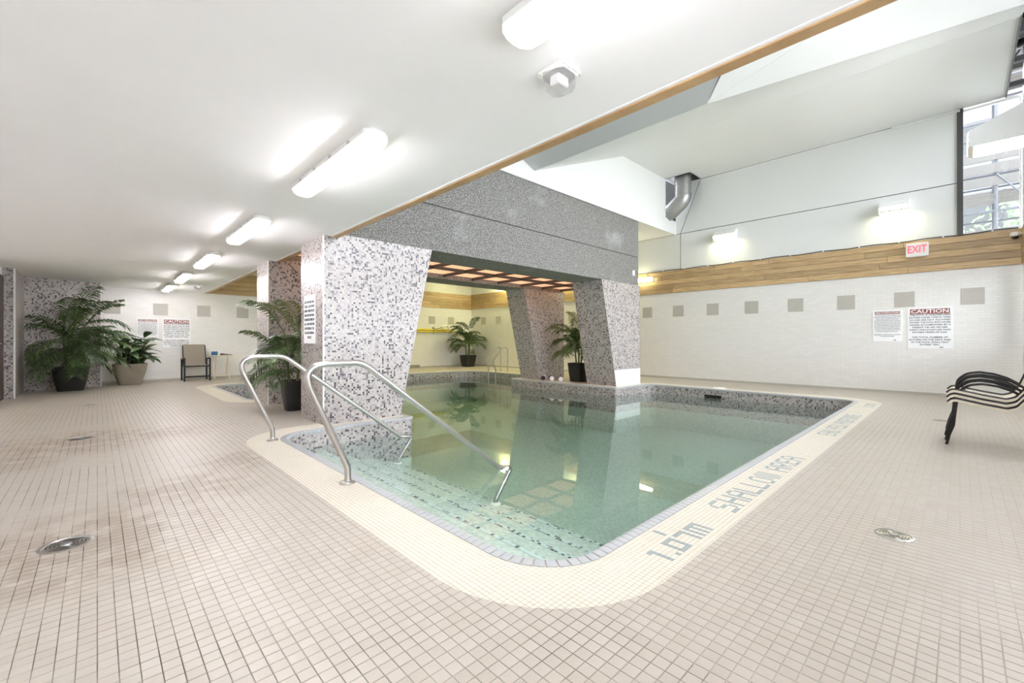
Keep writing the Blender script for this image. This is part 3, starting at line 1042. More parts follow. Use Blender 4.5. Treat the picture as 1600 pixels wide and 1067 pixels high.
# ------------------------------------------------------------------ lamps
def ceiling_lamp(y, label, first=[None]):
    if first[0] is None:
        r = thing('ceiling_light', label, 'ceiling light')
        L, W = 0.70, 0.082
        def ringpts(w, l, z, c=0.035):
            return [(-w + c, -l, z), (w - c, -l, z), (w, -l + c, z), (w, l - c, z), (w - c, l, z), (-w + c, l, z), (-w, l - c, z), (-w, -l + c, z)]
        MB().loft([ringpts(W * 0.8, L - 0.02, 0), ringpts(W, L, -0.02), ringpts(W, L, -0.05)]).build('housing', M['white_plastic'], r)
        MB().loft([ringpts(W * 0.96, L - 0.006, -0.05), ringpts(W * 0.94, L - 0.012, -0.075), ringpts(W * 0.72, L - 0.03, -0.098)], caps=False).add(
            ringpts(W * 0.72, L - 0.03, -0.098), [tuple(range(8))]).build('lens', M['lens'], r)
        for s in (-1, 1):
            MB().tube([(s * 0.035, -L + 0.06, -0.066), (s * 0.035, L - 0.06, -0.066)], 0.013, 10).build('tube', M['tube'], r, smooth=True)
            for q in (-0.45, -0.15, 0.15, 0.45):
                MB().bbox((s * (W + 0.003) - 0.005, q - 0.012, -0.052), (s * (W + 0.003) + 0.005, q + 0.012, -0.026), 0.002).build('clip', M['steel'], r)
        first[0] = r
    else:
        src = first[0]
        r = src.copy(); COL.objects.link(r); r['label'] = label
        for c in [o for o in bpy.data.objects if o.parent == src]:
            d = c.copy(); COL.objects.link(d); d.parent = r
    r.location = (1.245, y, ZC)
    r['group'] = 'tube lights along the low ceiling'
ordn = {0: 'ceiling tube light cut off by the top picture edge, beside the clear dome', 1: 'large ceiling tube light, second in the row from the top', 2: 'ceiling tube light third from the top of the row',
        3: 'ceiling tube light fourth from the top, above the mosaic pier', 4: 'small distant ceiling tube light, second from the end wall', 5: 'smallest ceiling tube light, last before the end wall'}
for k, y in enumerate((0.60, 3.18, 5.72, 8.30, 10.85, 13.25)):
    ceiling_lamp(y, ordn[k])

def wall_lamp(name_label, loc, rz, length=0.45, depth=0.26, h=0.24, nose=0.10, glow='wall_lamp'):
    """wedge wall washer; local -x sticks out of the wall, length along y"""
    r = thing('wall_light', name_label, 'wall light', loc, rz, 'wedge shaped wall lights')
    l = length / 2
    prof = [(0, -h / 2), (0, h / 2), (-depth * 0.25, h / 2), (-depth, -h / 2 + nose), (-depth, -h / 2 + 0.02), (-depth * 0.93, -h / 2)]
    MB().prism([(x, -l, z) for x, z in prof], (0, length, 0)).build('housing', M['white_plastic'], r)
    # luminous panel: sloping front lower face and underside
    MB().box((-depth * 0.9, -l + 0.02, -h / 2 - 0.006), (-0.03, l - 0.02, -h / 2)).build('lamp_panel', M[glow], r)
    MB().box((-depth - 0.004, -l + 0.02, -h / 2 + 0.03), (-depth, l - 0.02, -h / 2 + nose - 0.012)).build('lamp_panel', M[glow], r)
    return r
wall_lamp('wedge wall light on the white panel beside the corner window', (XF, 0.91, 3.71), 0)
wall_lamp('wedge wall light on the white panel under the duct', (XF, 4.10, 3.72), 0, length=0.5)
wall_lamp('wedge wall light on the rear wall hidden behind the far pier', (XF, 12.3, 3.62), 0, glow='rear_lamp')
wall_lamp('wedge wall light on the rear wall behind the concrete beam', (XF, 8.9, 3.62), 0, glow='rear_lamp')
wall_lamp('large wedge wall light at the right picture edge before the window', (8.25, YR, 3.72), -math.pi / 2, length=0.5, depth=0.68, h=0.42, nose=0.2, glow='deck_lamp')
wall_lamp('added wedge wall light, out of view on the window wall nearer the camera', (4.2, YR, 3.72), -math.pi / 2, length=0.5, depth=0.68, h=0.42, nose=0.2, glow='deck_lamp')  # extra lamp added out of view to brighten the right deck
wall_lamp('wedge wall light on the end wall above the yellow pole', (6.9, YF, 3.62), math.pi / 2, glow='rear_lamp')

# tube light fixed to the wood band
wt = thing('band_light', 'tube light fixed on the wood band beside the concrete beam', 'wall light', (XF - 0.03, 6.42, 2.80))
MB().bbox((-0.05, -0.35, -0.06), (0.0, 0.35, 0.06), 0.01).build('housing', M['white_plastic'], wt)
MB().bbox((-0.11, -0.34, -0.055), (-0.05, 0.34, 0.055), 0.012).build('lamp_panel', M['wall_lamp'], wt)

# clear domes on the low ceiling
def dome(loc, label, s=1.0):
    r = thing('ceiling_dome', label, 'ceiling dome', loc)
    w = 0.065 * s
    MB().bbox((-w, -w, -0.02), (w, w, 0.0), 0.015).build('base_plate', M['white_plastic'], r)
    prof = [(w * 0.98, -0.02), (w * 0.95, -0.05), (w * 0.8, -0.08), (w * 0.45, -0.10), (w * 0.05, -0.105)]
    rings = []
    for rad, z in prof:
        rings.append([(rad * (1.12 if k % 2 else 0.95) * math.cos(2 * math.pi * k / 8 + 0.39), rad * (1.12 if k % 2 else 0.95) * math.sin(2 * math.pi * k / 8 + 0.39), z) for k in range(8)])
    MB().loft(rings).build('clear_cover', M['clear'], r)
    MB().bbox((-w * 0.5, -w * 0.35, -0.07), (w * 0.5, w * 0.35, -0.02), 0.006).build('lamp_core', M['white_plastic'], r)
dome((1.63, 1.36, ZC), 'clear plastic dome on the low ceiling near the first tube light', 1.25)
dome((1.73, 12.57, ZC), 'small clear dome on the low ceiling near the end wall', 1.2)

# ------------------------------------------------------------------ duct
du = thing('ventilation_duct', 'galvanised duct elbow dropping from the ceiling notch into the bulkhead', 'duct', (0, 0, 0))
pth = fillet([(11.16, 5.08, 5.95), (11.16, 5.08, 4.78), (11.10, 5.42, 4.48), (11.06, 5.80, 4.46)], 0.2, 5)
MB().tube(pth, 0.21, 20).build('duct_pipe', M['galv'], du, smooth=True)
for c, d in (((11.16, 5.08, 5.18), (0, 0, 1)), ((11.16, 5.08, 4.90), (0, 0, 1))):
    c = Vector(c); d = Vector(d)
    MB().tube([c - d * 0.02, c + d * 0.02], 0.218, 20).build('duct_collar', M['galv'], du, smooth=True)
MB().box((11.11, 5.74, 4.10), (11.21, 5.95, 4.24)).build('duct_bracket', M['galv'], du)

# ------------------------------------------------------------------ handrails and ladder
def handrail(y, label):
    r = thing('handrail', label, 'handrail', (0, 0, 0), 0, 'stainless handrails at the pool steps')
    p = fillet([(1.33, y, 0.0), (1.33, y, 0.12), (0.985, y, 0.885), (1.44, y, 0.885), (2.83, y, -0.19), (3.0, y, -0.225), (2.79, y, -0.50), (2.79, y, -0.54)], [0, 0.10, 0.16, 0.22, 0.05, 0.03, 0.05, 0], 8)
    MB().tube(p, 0.0235, 14).build('rail_tube', M['steel'], r, smooth=True)
    MB().lathe([(0.055, 0.0), (0.055, 0.008), (0.045, 0.018), (0.027, 0.020), (0.025, 0.03)], (1.33, y, 0), 24).build('base_flange', M['steel'], r, smooth=True)
    MB().lathe([(0.05, 0.0), (0.05, 0.012), (0.03, 0.022)], (2.79, y, -0.54), 20).build('foot_flange', M['white_plastic'], r, smooth=True)
handrail(3.13, 'near stainless handrail descending the pool steps')
handrail(5.02, 'far stainless handrail descending the pool steps beside the mosaic pier')

ld = thing('pool_ladder', 'stainless two-rail pool ladder in front of the far wall', 'ladder')
for y in (10.55, 10.9):
    p = fillet([(9.95, y, 0), (9.95, y, 0.80), (9.75, y, 0.84), (9.27, y, 0.36), (9.40, y, 0.12), (9.40, y, -0.9)], [0, 0.12, 0.12, 0.1, 0.08, 0], 6)
    MB().tube(p, 0.021, 10).build('ladder_rail', M['steel'], ld, smooth=True)
for z in (-0.35, -0.6, -0.85):
    MB().bbox((9.35, 10.55, z), (9.45, 10.9, z + 0.03), 0.006).build('ladder_tread', M['steel'], ld)

# ------------------------------------------------------------------ floor drains
def drain(x, y, rad, label):
    r = thing('floor_drain', label, 'floor drain', (x, y, 0.0), 0, 'round metal floor drains')
    n = 32
    MB().lathe([(rad, -0.003), (rad, 0.003), (rad * 0.86, 0.005), (rad * 0.84, 0.001), (0.001, 0.001)], (0, 0, 0), n).build('drain_ring', M['steel'], r, smooth=True)
    MB().lathe([(rad * 0.22, 0.001), (rad * 0.2, 0.006), (0.001, 0.006)], (0, 0, 0), 16).build('drain_hub', M['galv'], r, smooth=True)
    # concentric slots broken by four spokes
    for q in range(2, 7):
        ra, rb = rad * (0.14 * q - 0.03 + 0.0), rad * (0.14 * q + 0.02)
        if rb > rad * 0.84: continue
        b = MB()
        for s in range(4):
            a0, a1 = s * math.pi / 2 + 0.16 + 0.4, (s + 1) * math.pi / 2 - 0.16 + 0.4
            k = 7
            inner = [(ra * math.cos(a0 + (a1 - a0) * t / k), ra * math.sin(a0 + (a1 - a0) * t / k)) for t in range(k + 1)]
            outer = [(rb * math.cos(a0 + (a1 - a0) * t / k), rb * math.sin(a0 + (a1 - a0) * t / k)) for t in range(k + 1)]
            vs = [(x_, y_, 0.0022) for x_, y_ in inner] + [(x_, y_, 0.0022) for x_, y_ in outer]
            b.add(vs, [(t, k + 1 + t, k + 2 + t, t + 1) for t in range(k)])
        b.build('drain_slots', M['black_metal'], r)
drain(-0.115, 3.19, 0.105, 'round metal floor drain nearest on the left in stained tiles')
drain(-0.12, 6.53, 0.105, 'round metal floor drain further back on the left in dirty grout')
drain(-0.105, 9.82, 0.105, 'distant floor drain before the large palm planter')
drain(3.10, 0.247, 0.085, 'round metal floor drain on the right beside the pool lettering')
drain(7.98, 0.175, 0.085, 'small distant floor drain behind the stacked chairs')
drain(10.4, 2.0, 0.085, 'faint floor drain on the far strip of deck')

# ------------------------------------------------------------------ plants
def planter(r, wt_, wb, h, mat, sq=0.35):
    """rounded square planter: outer wall, rim and inner wall"""
    def ring(w, z, n=24):
        pts = []
        for k in range(n):
            a = 2 * math.pi * (k + 0.5) / n
            c, s = math.cos(a), math.sin(a)
            e = 0.45
            pts.append((w * math.copysign(abs(c) ** e, c), w * math.copysign(abs(s) ** e, s), z))
        return pts
    a, b_ = wt_ / 2, wb / 2
    mid = b_ + (a - b_) * 0.62
    MB().loft([ring(b_, 0), ring(b_ * 1.02, 0.02), ring(mid, h * 0.5), ring(a * 0.985, h * 0.9), ring(a, h * 0.93), ring(a, h), ring(a * 0.92, h), ring(a * 0.88, h * 0.88)]).build('pot', mat, r, smooth=True)
    MB().loft([ring(a * 0.88, h * 0.86), ring(a * 0.87, h * 0.90)]).build('soil', M['soil'], r)

def frond(base, azim, elev, length, droop, leaf, rs, twist=0.0, npair=20):
    """one palm frond: arching rachis with two rows of narrow leaflets"""
    b = MB()
    d = Vector((math.cos(azim) * math.cos(elev), math.sin(azim) * math.cos(elev), math.sin(elev)))
    p = Vector(base)
    n = 16
    pts = [p.copy()]
    dirs = [d.copy()]
    step = length / n
    for k in range(n):
        t = k / n
        d = (d + Vector((0, 0, -1)) * droop * step * (0.4 + 1.8 * t)).normalized()
        p = p + d * step
        pts.append(p.copy()); dirs.append(d.copy())
    b.tube(pts, [0.009 * (1 - 0.85 * k / n) + 0.001 for k in range(n + 1)], 5)
    side0 = Vector((-math.sin(azim), math.cos(azim), 0))
    for i in range(npair):
        t = 0.22 + 0.78 * (i + 0.5) / npair
        f = t * n
        k = min(int(f), n - 1)
        q = pts[k].lerp(pts[k + 1], f - k)
        dd = dirs[k]
        L = leaf * (math.sin(math.pi * min(1, (t - 0.12) / 0.95)) ** 0.6) * rs.uniform(0.85, 1.1)
        for sgn in (-1, 1):
            up = dd.cross(side0 * sgn)
            if up.z < 0: up = -up
            o = (side0 * sgn * 0.80 + dd * 0.62 + up * 0.12 + Vector((rs.uniform(-.06, .06), rs.uniform(-.06, .06), rs.uniform(-.08, .04)))).normalized()
            w = 0.010 + 0.007 * (leaf / 0.4)
            wv = dd * w
            m1 = q + o * L * 0.5 + Vector((0, 0, -0.03 * L))
            tip = q + o * L + Vector((0, 0, -0.45 * L))
            b.add([q - wv * 0.4, q + wv * 0.4, m1 - wv, m1 + wv, tip], [(0, 1, 3, 2), (2, 3, 4)])
    return b

def keep_clear(b, planes):
    """bend a frond back where it would run into a wall (planes: nx, ny, distance)"""
    out = []
    for v in b.v:
        x, y, z = v
        for nx, ny, d in planes:
            over = x * nx + y * ny - (d - 0.12)
            if over > 0:
                cut = over - 0.11 * math.tanh(over / 0.25)
                x -= nx * cut; y -= ny * cut
        out.append((x, y, z))
    b.v = out
    return b

def palm(label, loc, pot, h, nfr, seed, leaf, mat_pot, reach, lean=(0, 0), planes=(), nst=3):
    r = thing('potted_palm', label, 'potted palm', loc)
    rs = random.Random(seed)
    wt_, wb, ph = pot
    planter(r, wt_, wb, ph, mat_pot)
    tops = []
    for s in range(nst):
        a = 2 * math.pi * s / nst + rs.random()
        x0, y0 = 0.07 * math.cos(a), 0.07 * math.sin(a)
        hs = (h - ph) * rs.uniform(0.36, 0.55)
        x1, y1 = x0 * 2.0 + lean[0] * hs, y0 * 2.0 + lean[1] * hs
        MB().tube([(x0, y0, ph * 0.86), ((x0 + x1) / 2, (y0 + y1) / 2, ph + hs * 0.5), (x1, y1, ph + hs)], [0.022, 0.018, 0.011], 7).build('stem', M['stem'], r, smooth=True)
        tops.append(((x0, y0), (x1, y1), hs))
    for k in range(nfr):
        (x0, y0), (x1, y1), hs = tops[k % nst]
        lev = rs.uniform(0.15, 1.0) if k >= nst else 1.0
        base = (x0 + (x1 - x0) * lev, y0 + (y1 - y0) * lev, ph + hs * lev)
        az = k * 2.39996 + rs.uniform(-0.3, 0.3)
        for _ in range(12):
            if all(math.cos(az) * nx + math.sin(az) * ny < d / reach * 1.15 for nx, ny, d in planes): break
            az = rs.uniform(0, 2 * math.pi)
        high_ = k < nfr * 0.45
        elev = rs.uniform(0.75, 1.25) if high_ else rs.uniform(0.1, 0.75)
        length = reach * (rs.uniform(0.95, 1.2) if high_ else rs.uniform(0.75, 1.05))
        top_need = h - base[2]
        keep_clear(frond(base, az, elev, length, 1.35 / max(length, 0.3) * rs.uniform(0.75, 1.1), leaf, rs), planes).build('frond', M['palm'], r)
    return r

palm('large spreading palm in a black planter before the mosaic corner', (-0.40, 13.0, 0), (0.58, 0.40, 0.50), 2.0, 36, 11, 0.34, M['black_pot'], 1.02, nst=4, planes=[(-0.286, 0.958, 0.46), (-1, 0, 0.70)])
palm('palm in a tall black planter wedged between the two left mosaic piers', (2.16, 7.0, 0), (0.37, 0.25, 0.45), 1.75, 26, 5, 0.30, M['black_pot'], 0.80, nst=3, planes=[(0, 1, 0.84), (0, -1, 0.70)])
palm('palm in a black planter in the far corner behind the portal', (10.85, 13.85, 0), (0.56, 0.42, 0.46), 2.2, 28, 21, 0.32, M['black_pot'], 0.80, nst=3, planes=[(1, 0, 0.62), (0, 1, 0.57)])
palm('palm in a black planter half hidden behind the right front pier', (8.98, 6.85, 0), (0.46, 0.36, 0.47), 1.9, 28, 33, 0.30, M['black_pot'], 0.78, nst=3, planes=[(0, 1, 0.98), (0, -1, 0.55)])

# broad-leaved bush
bu = thing('potted_bush', 'broad-leaved bush in a taupe stone planter below the notices', 'potted plant', (0.56, 13.78, 0))
planter(bu, 0.64, 0.40, 0.50, M['stone_pot'])
rs = random.Random(4)
leaf_b = MB()
prof = [(0.0, 0.006), (0.12, 0.030), (0.3, 0.055), (0.5, 0.060), (0.72, 0.045), (0.9, 0.018), (1.0, 0.001)]
vs, fs = [], []
for i, (t, w) in enumerate(prof):
    zc = 0.10 * math.sin(t * math.pi) - 0.10 * t * t
    vs += [(t, -w * 3.0, zc + w * 0.7), (t, 0, zc), (t, w * 3.0, zc + w * 0.7)]
for i in range(len(prof) - 1):
    a = 3 * i
    fs += [(a, a + 1, a + 4, a + 3), (a + 1, a + 2, a + 5, a + 4)]
leaf_b.add(vs, fs)
leaf_me = leaf_b.build('leaf', M['bush'], bu, smooth=True)
leaf_data = leaf_me.data
bpy.data.objects.remove(leaf_me)
for s in range(13):
    a = 2 * math.pi * s / 13 + rs.uniform(-0.3, 0.3)
    hh = rs.uniform(0.12, 0.58) if s else 0.62
    sx, sy = 0.22 * math.cos(a), 0.22 * math.sin(a)
    ex, ey = sx * rs.uniform(1.1, 2.0), sy * rs.uniform(1.1, 2.0)
    MB().tube([(sx * 0.5, sy * 0.5, 0.44), ((sx + ex) / 2, (sy + ey) / 2, 0.5 + hh * 0.5), (ex, ey, 0.5 + hh)], [0.012, 0.010, 0.006], 6).build('stem', M['stem'], bu)
    nl = 11
    for k in range(nl):
        t = 0.25 + 0.75 * k / (nl - 1)
        o = place('leaf', leaf_data, bu)
        az = a * 0.3 + k * 2.4 + rs.uniform(-0.4, 0.4)
        if math.cos(az) < -0.35 and math.sin(az) > -0.75 and sx < 0.12:
            az = math.pi - az                      # leaves turn away from the mosaic wall
        o.location = (sx * 0.5 + (ex - sx * 0.5) * t, sy * 0.5 + (ey - sy * 0.5) * t, 0.46 + (0.04 + hh) * t)
        o.rotation_euler = (rs.uniform(-0.4, 0.4), rs.uniform(-0.75, 0.35), az)
        L = rs.uniform(0.30, 0.44)
        o.scale = (L, L, L)
        o.location.x = max(o.location.x, -0.16)

# ------------------------------------------------------------------ furniture
def sling_surface(prof, x0, x1, t=0.004):
    """fabric between two rails following a (y, z) profile"""
    b = MB()
    n = len(prof)
    vs, fs = [], []
    for y, z in prof: vs += [(x0, y, z), (x1, y, z)]
    for y, z in prof: vs += [(x0, y, z - t), (x1, y, z - t)]
    for i in range(n - 1):
        fs += [(2 * i, 2 * i + 1, 2 * i + 3, 2 * i + 2), (2 * n + 2 * i + 2, 2 * n + 2 * i + 3, 2 * n + 2 * i + 1, 2 * n + 2 * i)]
    fs += [(2 * i, 2 * i + 2, 2 * n + 2 * i + 2, 2 * n + 2 * i) for i in range(n - 1)] + [(2 * i + 1, 2 * n + 2 * i + 1, 2 * n + 2 * i + 3, 2 * i + 3) for i in range(n - 1)]
    fs += [(0, 2 * n, 2 * n + 1, 1), (2 * n - 2, 2 * n - 1, 4 * n - 1, 4 * n - 2)]
    return b.add(vs, fs)

def stack_chair(label, x, y, z):
    r = thing('stacking_chair', label, 'chair', (x, y, z), 0, 'stacked sling chairs')
    W = 0.48
    seat = [(0.087, 0.430), (0.060, 0.462), (0.03, 0.468), (-0.16, 0.426), (-0.31, 0.400), (-0.37, 0.425), (-0.42, 0.50), (-0.47, 0.66), (-0.54, 0.90), (-0.565, 0.955)]
    for x_ in (0.0, W):
        s = fillet([(x_, a, b) for a, b in seat], 0.06, 5)
        MB().tube(s, 0.0125, 9).build('sling_rail', M['black_metal'], r, smooth=True)
        arm = fillet([(x_, 0.095, 0.0), (x_, 0.075, 0.10), (x_, 0.045, 0.20), (x_, 0.03, 0.38), (x_, 0.012, 0.54), (x_, -0.06, 0.61), (x_, -0.15, 0.628), (x_, -0.25, 0.612), (x_, -0.34, 0.575), (x_, -0.46, 0.49)], 0.12, 5)
        MB().tube(arm, 0.0118, 9).build('arm_and_leg', M['black_metal'], r, smooth=True)
        leg = fillet([(x_, -0.42, 0.51), (x_, -0.50, 0.43), (x_, -0.54, 0.20), (x_, -0.60, 0.0)], 0.12, 4)
        MB().tube(leg, 0.0118, 9).build('leg', M['black_metal'], r, smooth=True)
    MB().tube([(0, -0.04, 0.452), (W, -0.04, 0.452)], 0.009, 8).build('cross_bar', M['black_metal'], r, smooth=True)
    MB().tube([(0, -0.50, 0.40), (W, -0.50, 0.40)], 0.009, 8).build('cross_bar', M['black_metal'], r, smooth=True)
    pr = [(v.y, v.z - 0.004) for v in fillet([(0, a, b) for a, b in seat], 0.06, 5)]
    sling_surface(pr, -0.0145, W + 0.0145, 0.024).build('sling', M['sling_beige'], r, smooth=True)
    return r
stack_chair('beige sling chair with black frame, lowest of the stack', 6.20, 0.0, 0.0)
stack_chair('beige sling chair with black frame, middle of the stack', 6.20, 0.004, 0.046)
stack_chair('beige sling chair with black frame, topmost of the stack', 6.20, 0.006, 0.092)

ch = thing('patio_chair', 'taupe sling armchair with black frame under the caution notice', 'chair', (1.87, 13.95, 0))
for s in (-1, 1):
    x = s * 0.27
    MB().bbox((x - 0.02, -0.28, 0), (x + 0.02, -0.24, 0.58), 0.006).build('leg', M['black_metal'], ch)
    MB().bbox((x - 0.02, 0.22, 0), (x + 0.02, 0.26, 0.56), 0.006).build('leg', M['black_metal'], ch)
    arm = fillet([(x, -0.26, 0.50), (x, -0.26, 0.595), (x, 0.26, 0.56)], 0.06, 4)
    MB().tube(arm, 0.022, 8).build('armrest', M['black_metal'], ch, smooth=True)
    bk = fillet([(x * 0.9, -0.27, 0.40), (x * 0.9, 0.16, 0.36), (x * 0.9, 0.32, 0.92)], 0.08, 5)
    MB().tube(bk, 0.014, 8).build('sling_rail', M['black_metal'], ch, smooth=True)
MB().bbox((-0.26, -0.28, 0.37), (0.26, -0.25, 0.40), 0.006).build('cross_bar', M['black_metal'], ch)
MB().bbox((-0.26, -0.265, 0.10), (0.26, -0.245, 0.14), 0.006).build('cross_bar', M['black_metal'], ch)
pr = [(v.y, v.z + 0.014) for v in fillet([(0, -0.28, 0.40), (0, 0.16, 0.365), (0, 0.32, 0.93)], 0.08, 5)]
sling_surface(pr, -0.235, 0.235, 0.01).build('sling', M['sling_taupe'], ch, smooth=True)

tb = thing('tray_table', 'cream folding tray table beside the taupe chair', 'table', (2.46, 14.13, 0))
MB().bbox((-0.25, -0.17, 0.63), (0.25, 0.17, 0.65), 0.006).build('table_top', M['cream_wood'], tb)
for s in (-1, 1):
    x = s * 0.17
    MB().prism([(x - 0.012, -0.15, 0), (x + 0.012, -0.15, 0), (x + 0.012, -0.125, 0), (x - 0.012, -0.125, 0)], (0, 0.25, 0.63)).build('leg', M['cream_wood'], tb)
    MB().prism([(x - 0.036 * s - 0.012, 0.125, 0), (x - 0.036 * s + 0.012, 0.125, 0), (x - 0.036 * s + 0.012, 0.15, 0), (x - 0.036 * s - 0.012, 0.15, 0)], (0, -0.25, 0.63)).build('leg', M['cream_wood'], tb)
MB().bbox((-0.158, -0.128, 0.075), (0.158, -0.108, 0.10), 0.004).build('stretcher', M['cream_wood'], tb)
MB().bbox((-0.122, 0.10, 0.075), (0.122, 0.12, 0.10), 0.004).build('stretcher', M['cream_wood'], tb)
bx = tag(MB().bbox((-0.065, -0.05, 0), (0.065, 0.05, 0.10), 0.006).build('blue_box', M['blue_card'], loc=(2.31, 14.12, 0.65)), 'small blue box on the cream tray table', 'box')
MB().lathe([(0.03, 0.10), (0.028, 0.103), (0.001, 0.104)], (0, 0, 0), 12).build('box_opening', M['white_plastic'], bx)
mg = thing('dark_pouch', 'flat dark pouch lying on the cream tray table', 'pouch', (2.58, 14.13, 0.65), 0.35)
MB().loft([[(-0.13, -0.06, 0), (0.13, -0.06, 0), (0.13, 0.06, 0), (-0.13, 0.06, 0)], [(-0.125, -0.055, 0.045), (0.125, -0.055, 0.015), (0.125, 0.055, 0.015), (-0.125, 0.055, 0.045)]]).build('pouch_body', M['dark_plastic'], mg)
MB().bbox((-0.12, -0.062, 0.012), (0.11, -0.058, 0.018), 0.001).build('zip', M['galv'], mg)

# ------------------------------------------------------------------ signs
def sign(name, label, frame, w, h, title, lines, tsize, lsize, lgap, top):
    """frame: 4x4 matrix whose local x/y span the board and z points off the wall"""
    r = thing(name, label, 'sign')
    r.matrix_world = frame
    MB().bbox((-w / 2, -h / 2, 0), (w / 2, h / 2, 0.008), 0.002).build('board', M['sign_white'], r)
    y = h / 2 - 0.02
    if title:
        th = tsize * 1.05
        MB().box((-w / 2 + 0.035, y - th - 0.015, 0.008), (w / 2 - 0.035, y - 0.015, 0.0095)).build('title_bar', M['sign_red'], r)
        me = text_mesh(title, tsize, 1.0); me.materials.append(M['text_white'])
        o = place('title_lettering', me, r, (0, y - 0.015 - th / 2, 0.0105))
        wd = max(v.co.x for v in me.vertices) - min(v.co.x for v in me.vertices)
        o.scale = (min(1.5, (w - 0.10) / wd), 1.05, 1)
        y -= th + 0.03
    yy = h / 2 - top
    for ln in lines:
        if ln:
            me = text_mesh(ln, lsize); me.materials.append(M['sign_text'])
            wd = max(v.co.x for v in me.vertices) - min(v.co.x for v in me.vertices)
            o = place('lettering', me, r, (0, yy, 0.009))
            o.scale = (min(1.18, (w - 0.05) / wd), 1, 1)
        yy -= lgap
    if title:
        MB().box((w * 0.22, -h / 2 + 0.022, 0.008), (w * 0.30, -h / 2 + 0.034, 0.0095)).build('maker_mark', M['sign_text'], r)
    return r
def wall_frame(origin, xdir, ydir, zdir):
    m = Matrix.Identity(4)
    for i, d in enumerate((xdir, ydir, zdir)):
        m[0][i], m[1][i], m[2][i] = d
    m[0][3], m[1][3], m[2][3] = origin
    return m
caution = ['THIS POOL IS UNSUPERVISED', 'BATHERS UNDER TWELVE YEARS', 'OF AGE ARE NOT ALLOWED', 'WITHIN THE POOL ENCLOSURE', 'UNLESS ACCOMPANIED BY A', 'PARENT OR HIS OR HER',
           'AGENT WHO IS NOT LESS THAN', 'SIXTEEN YEARS OF AGE.', '', 'THE TOTAL NUMBER OF', 'BATHERS ON THE DECK AND', 'IN THE POOL SHALL NOT', 'EXCEED TEN.']
health = ['1. NO PERSON INFECTED WITH A COMMUNICABLE', 'DISEASE OR HAVING OPEN SORES ON HIS OR HER', 'BODY SHALL ENTER THE POOL', '2. NO PERSON SHALL BRING A GLASS CONTAINER', 'ONTO THE DECK OR INTO THE POOL',
          '3. NO PERSON SHALL POLLUTE THE WATER IN THE', 'POOL IN ANY MANNER AND SPITTING, SPOUTING', 'OF WATER AND BLOWING THE NOSE IN THE POOL', 'OR ON THE DECK ARE PROHIBITED',
          '4. NO PERSON SHALL ENGAGE IN BOISTEROUS', 'PLAY IN OR ABOUT THE POOL', '', 'EMERGENCY TELEPHONE IS LOCATED', 'IN THE POOL LOBBY']
FB = lambda y, z: wall_frame((XF - 0.001, y, z), (0, -1, 0), (0, 0, 1), (-1, 0, 0))
FE = lambda x, z: wall_frame((x, YF - 0.001, z), (1, 0, 0), (0, 0, 1), (0, -1, 0))
sign('caution_sign', 'caution notice on the far wall, right of the health notice', FB(0.405, 1.295), 0.62, 0.80, 'CAUTION', caution, 0.095, 0.038, 0.0475, 0.155)
sign('health_sign', 'health regulations notice on the far wall', FB(1.02, 1.35), 0.45, 0.64, 'HEALTH REGULATIONS', health, 0.055, 0.020, 0.0315, 0.125)
sign('caution_sign', 'caution notice on the end wall above the taupe chair', FE(1.525, 1.245), 0.60, 0.78, 'CAUTION', caution, 0.095, 0.038, 0.0475, 0.155)
sign('health_sign', 'health regulations notice on the end wall above the bush', FE(0.93, 1.32), 0.44, 0.62, 'HEALTH REGULATIONS', health, 0.055, 0.020, 0.0315, 0.125)
shower = ['EACH BATHER SHALL', 'TAKE A SHOWER', 'USING WARM WATER', 'AND SOAP AND SHALL', 'THOROUGHLY RINSE OFF', 'ALL SOAP BEFORE', 'ENTERING OR', 'RE-ENTERING', 'DECK']
sign('shower_sign', 'white shower notice on the narrow side of the near mosaic pier', wall_frame((2.018, 5.93, 1.33), (0, -1, 0), (0, 0, 1), (-1, 0, 0)), 0.42, 0.64, None, shower, 0, 0.046, 0.058, 0.095)

# exit sign
ex = thing('exit_sign', 'white exit sign box with red letters on the wood band', 'exit sign', (XF - 0.026, 0.575, 2.80))
MB().bbox((-0.10, -0.16, -0.13), (0.0, 0.16, 0.13), 0.008).build('housing', M['exit_box'], ex)
me = text_mesh('EXIT', 0.20); me.materials.append(M['exit_red'])
o = place('lettering', me, ex, (-0.1012, 0, 0.005)); o.rotation_euler = (math.pi / 2, 0, -math.pi / 2)
o.scale = (0.68, 1.0, 1)

# cable along the top of the wood band
cb = thing('cable', 'thin black cable clipped along the top of the wood band', 'cable')
ys = np.linspace(-0.70, 6.1, 30)
pts = [(XF - 0.03, float(y), 3.0 + 0.010 * math.sin(k * 1.7)) for k, y in enumerate(ys)] + [(XF - 0.04, 6.22, 2.99), (XF - 0.05, 6.28, 2.93), (XF - 0.06, 6.15, 2.86), (XF - 0.05, 6.08, 2.82)]
MB().tube(pts, 0.009, 6).build('cable_run', M['cable'], cb, smooth=True)
for y in np.arange(-0.4, 6.0, 0.62):
    MB().bbox((XF - 0.045, y - 0.012, 2.985), (XF - 0.02, y + 0.012, 3.03), 0.003).build('cable_clip', M['white_plastic'], cb)

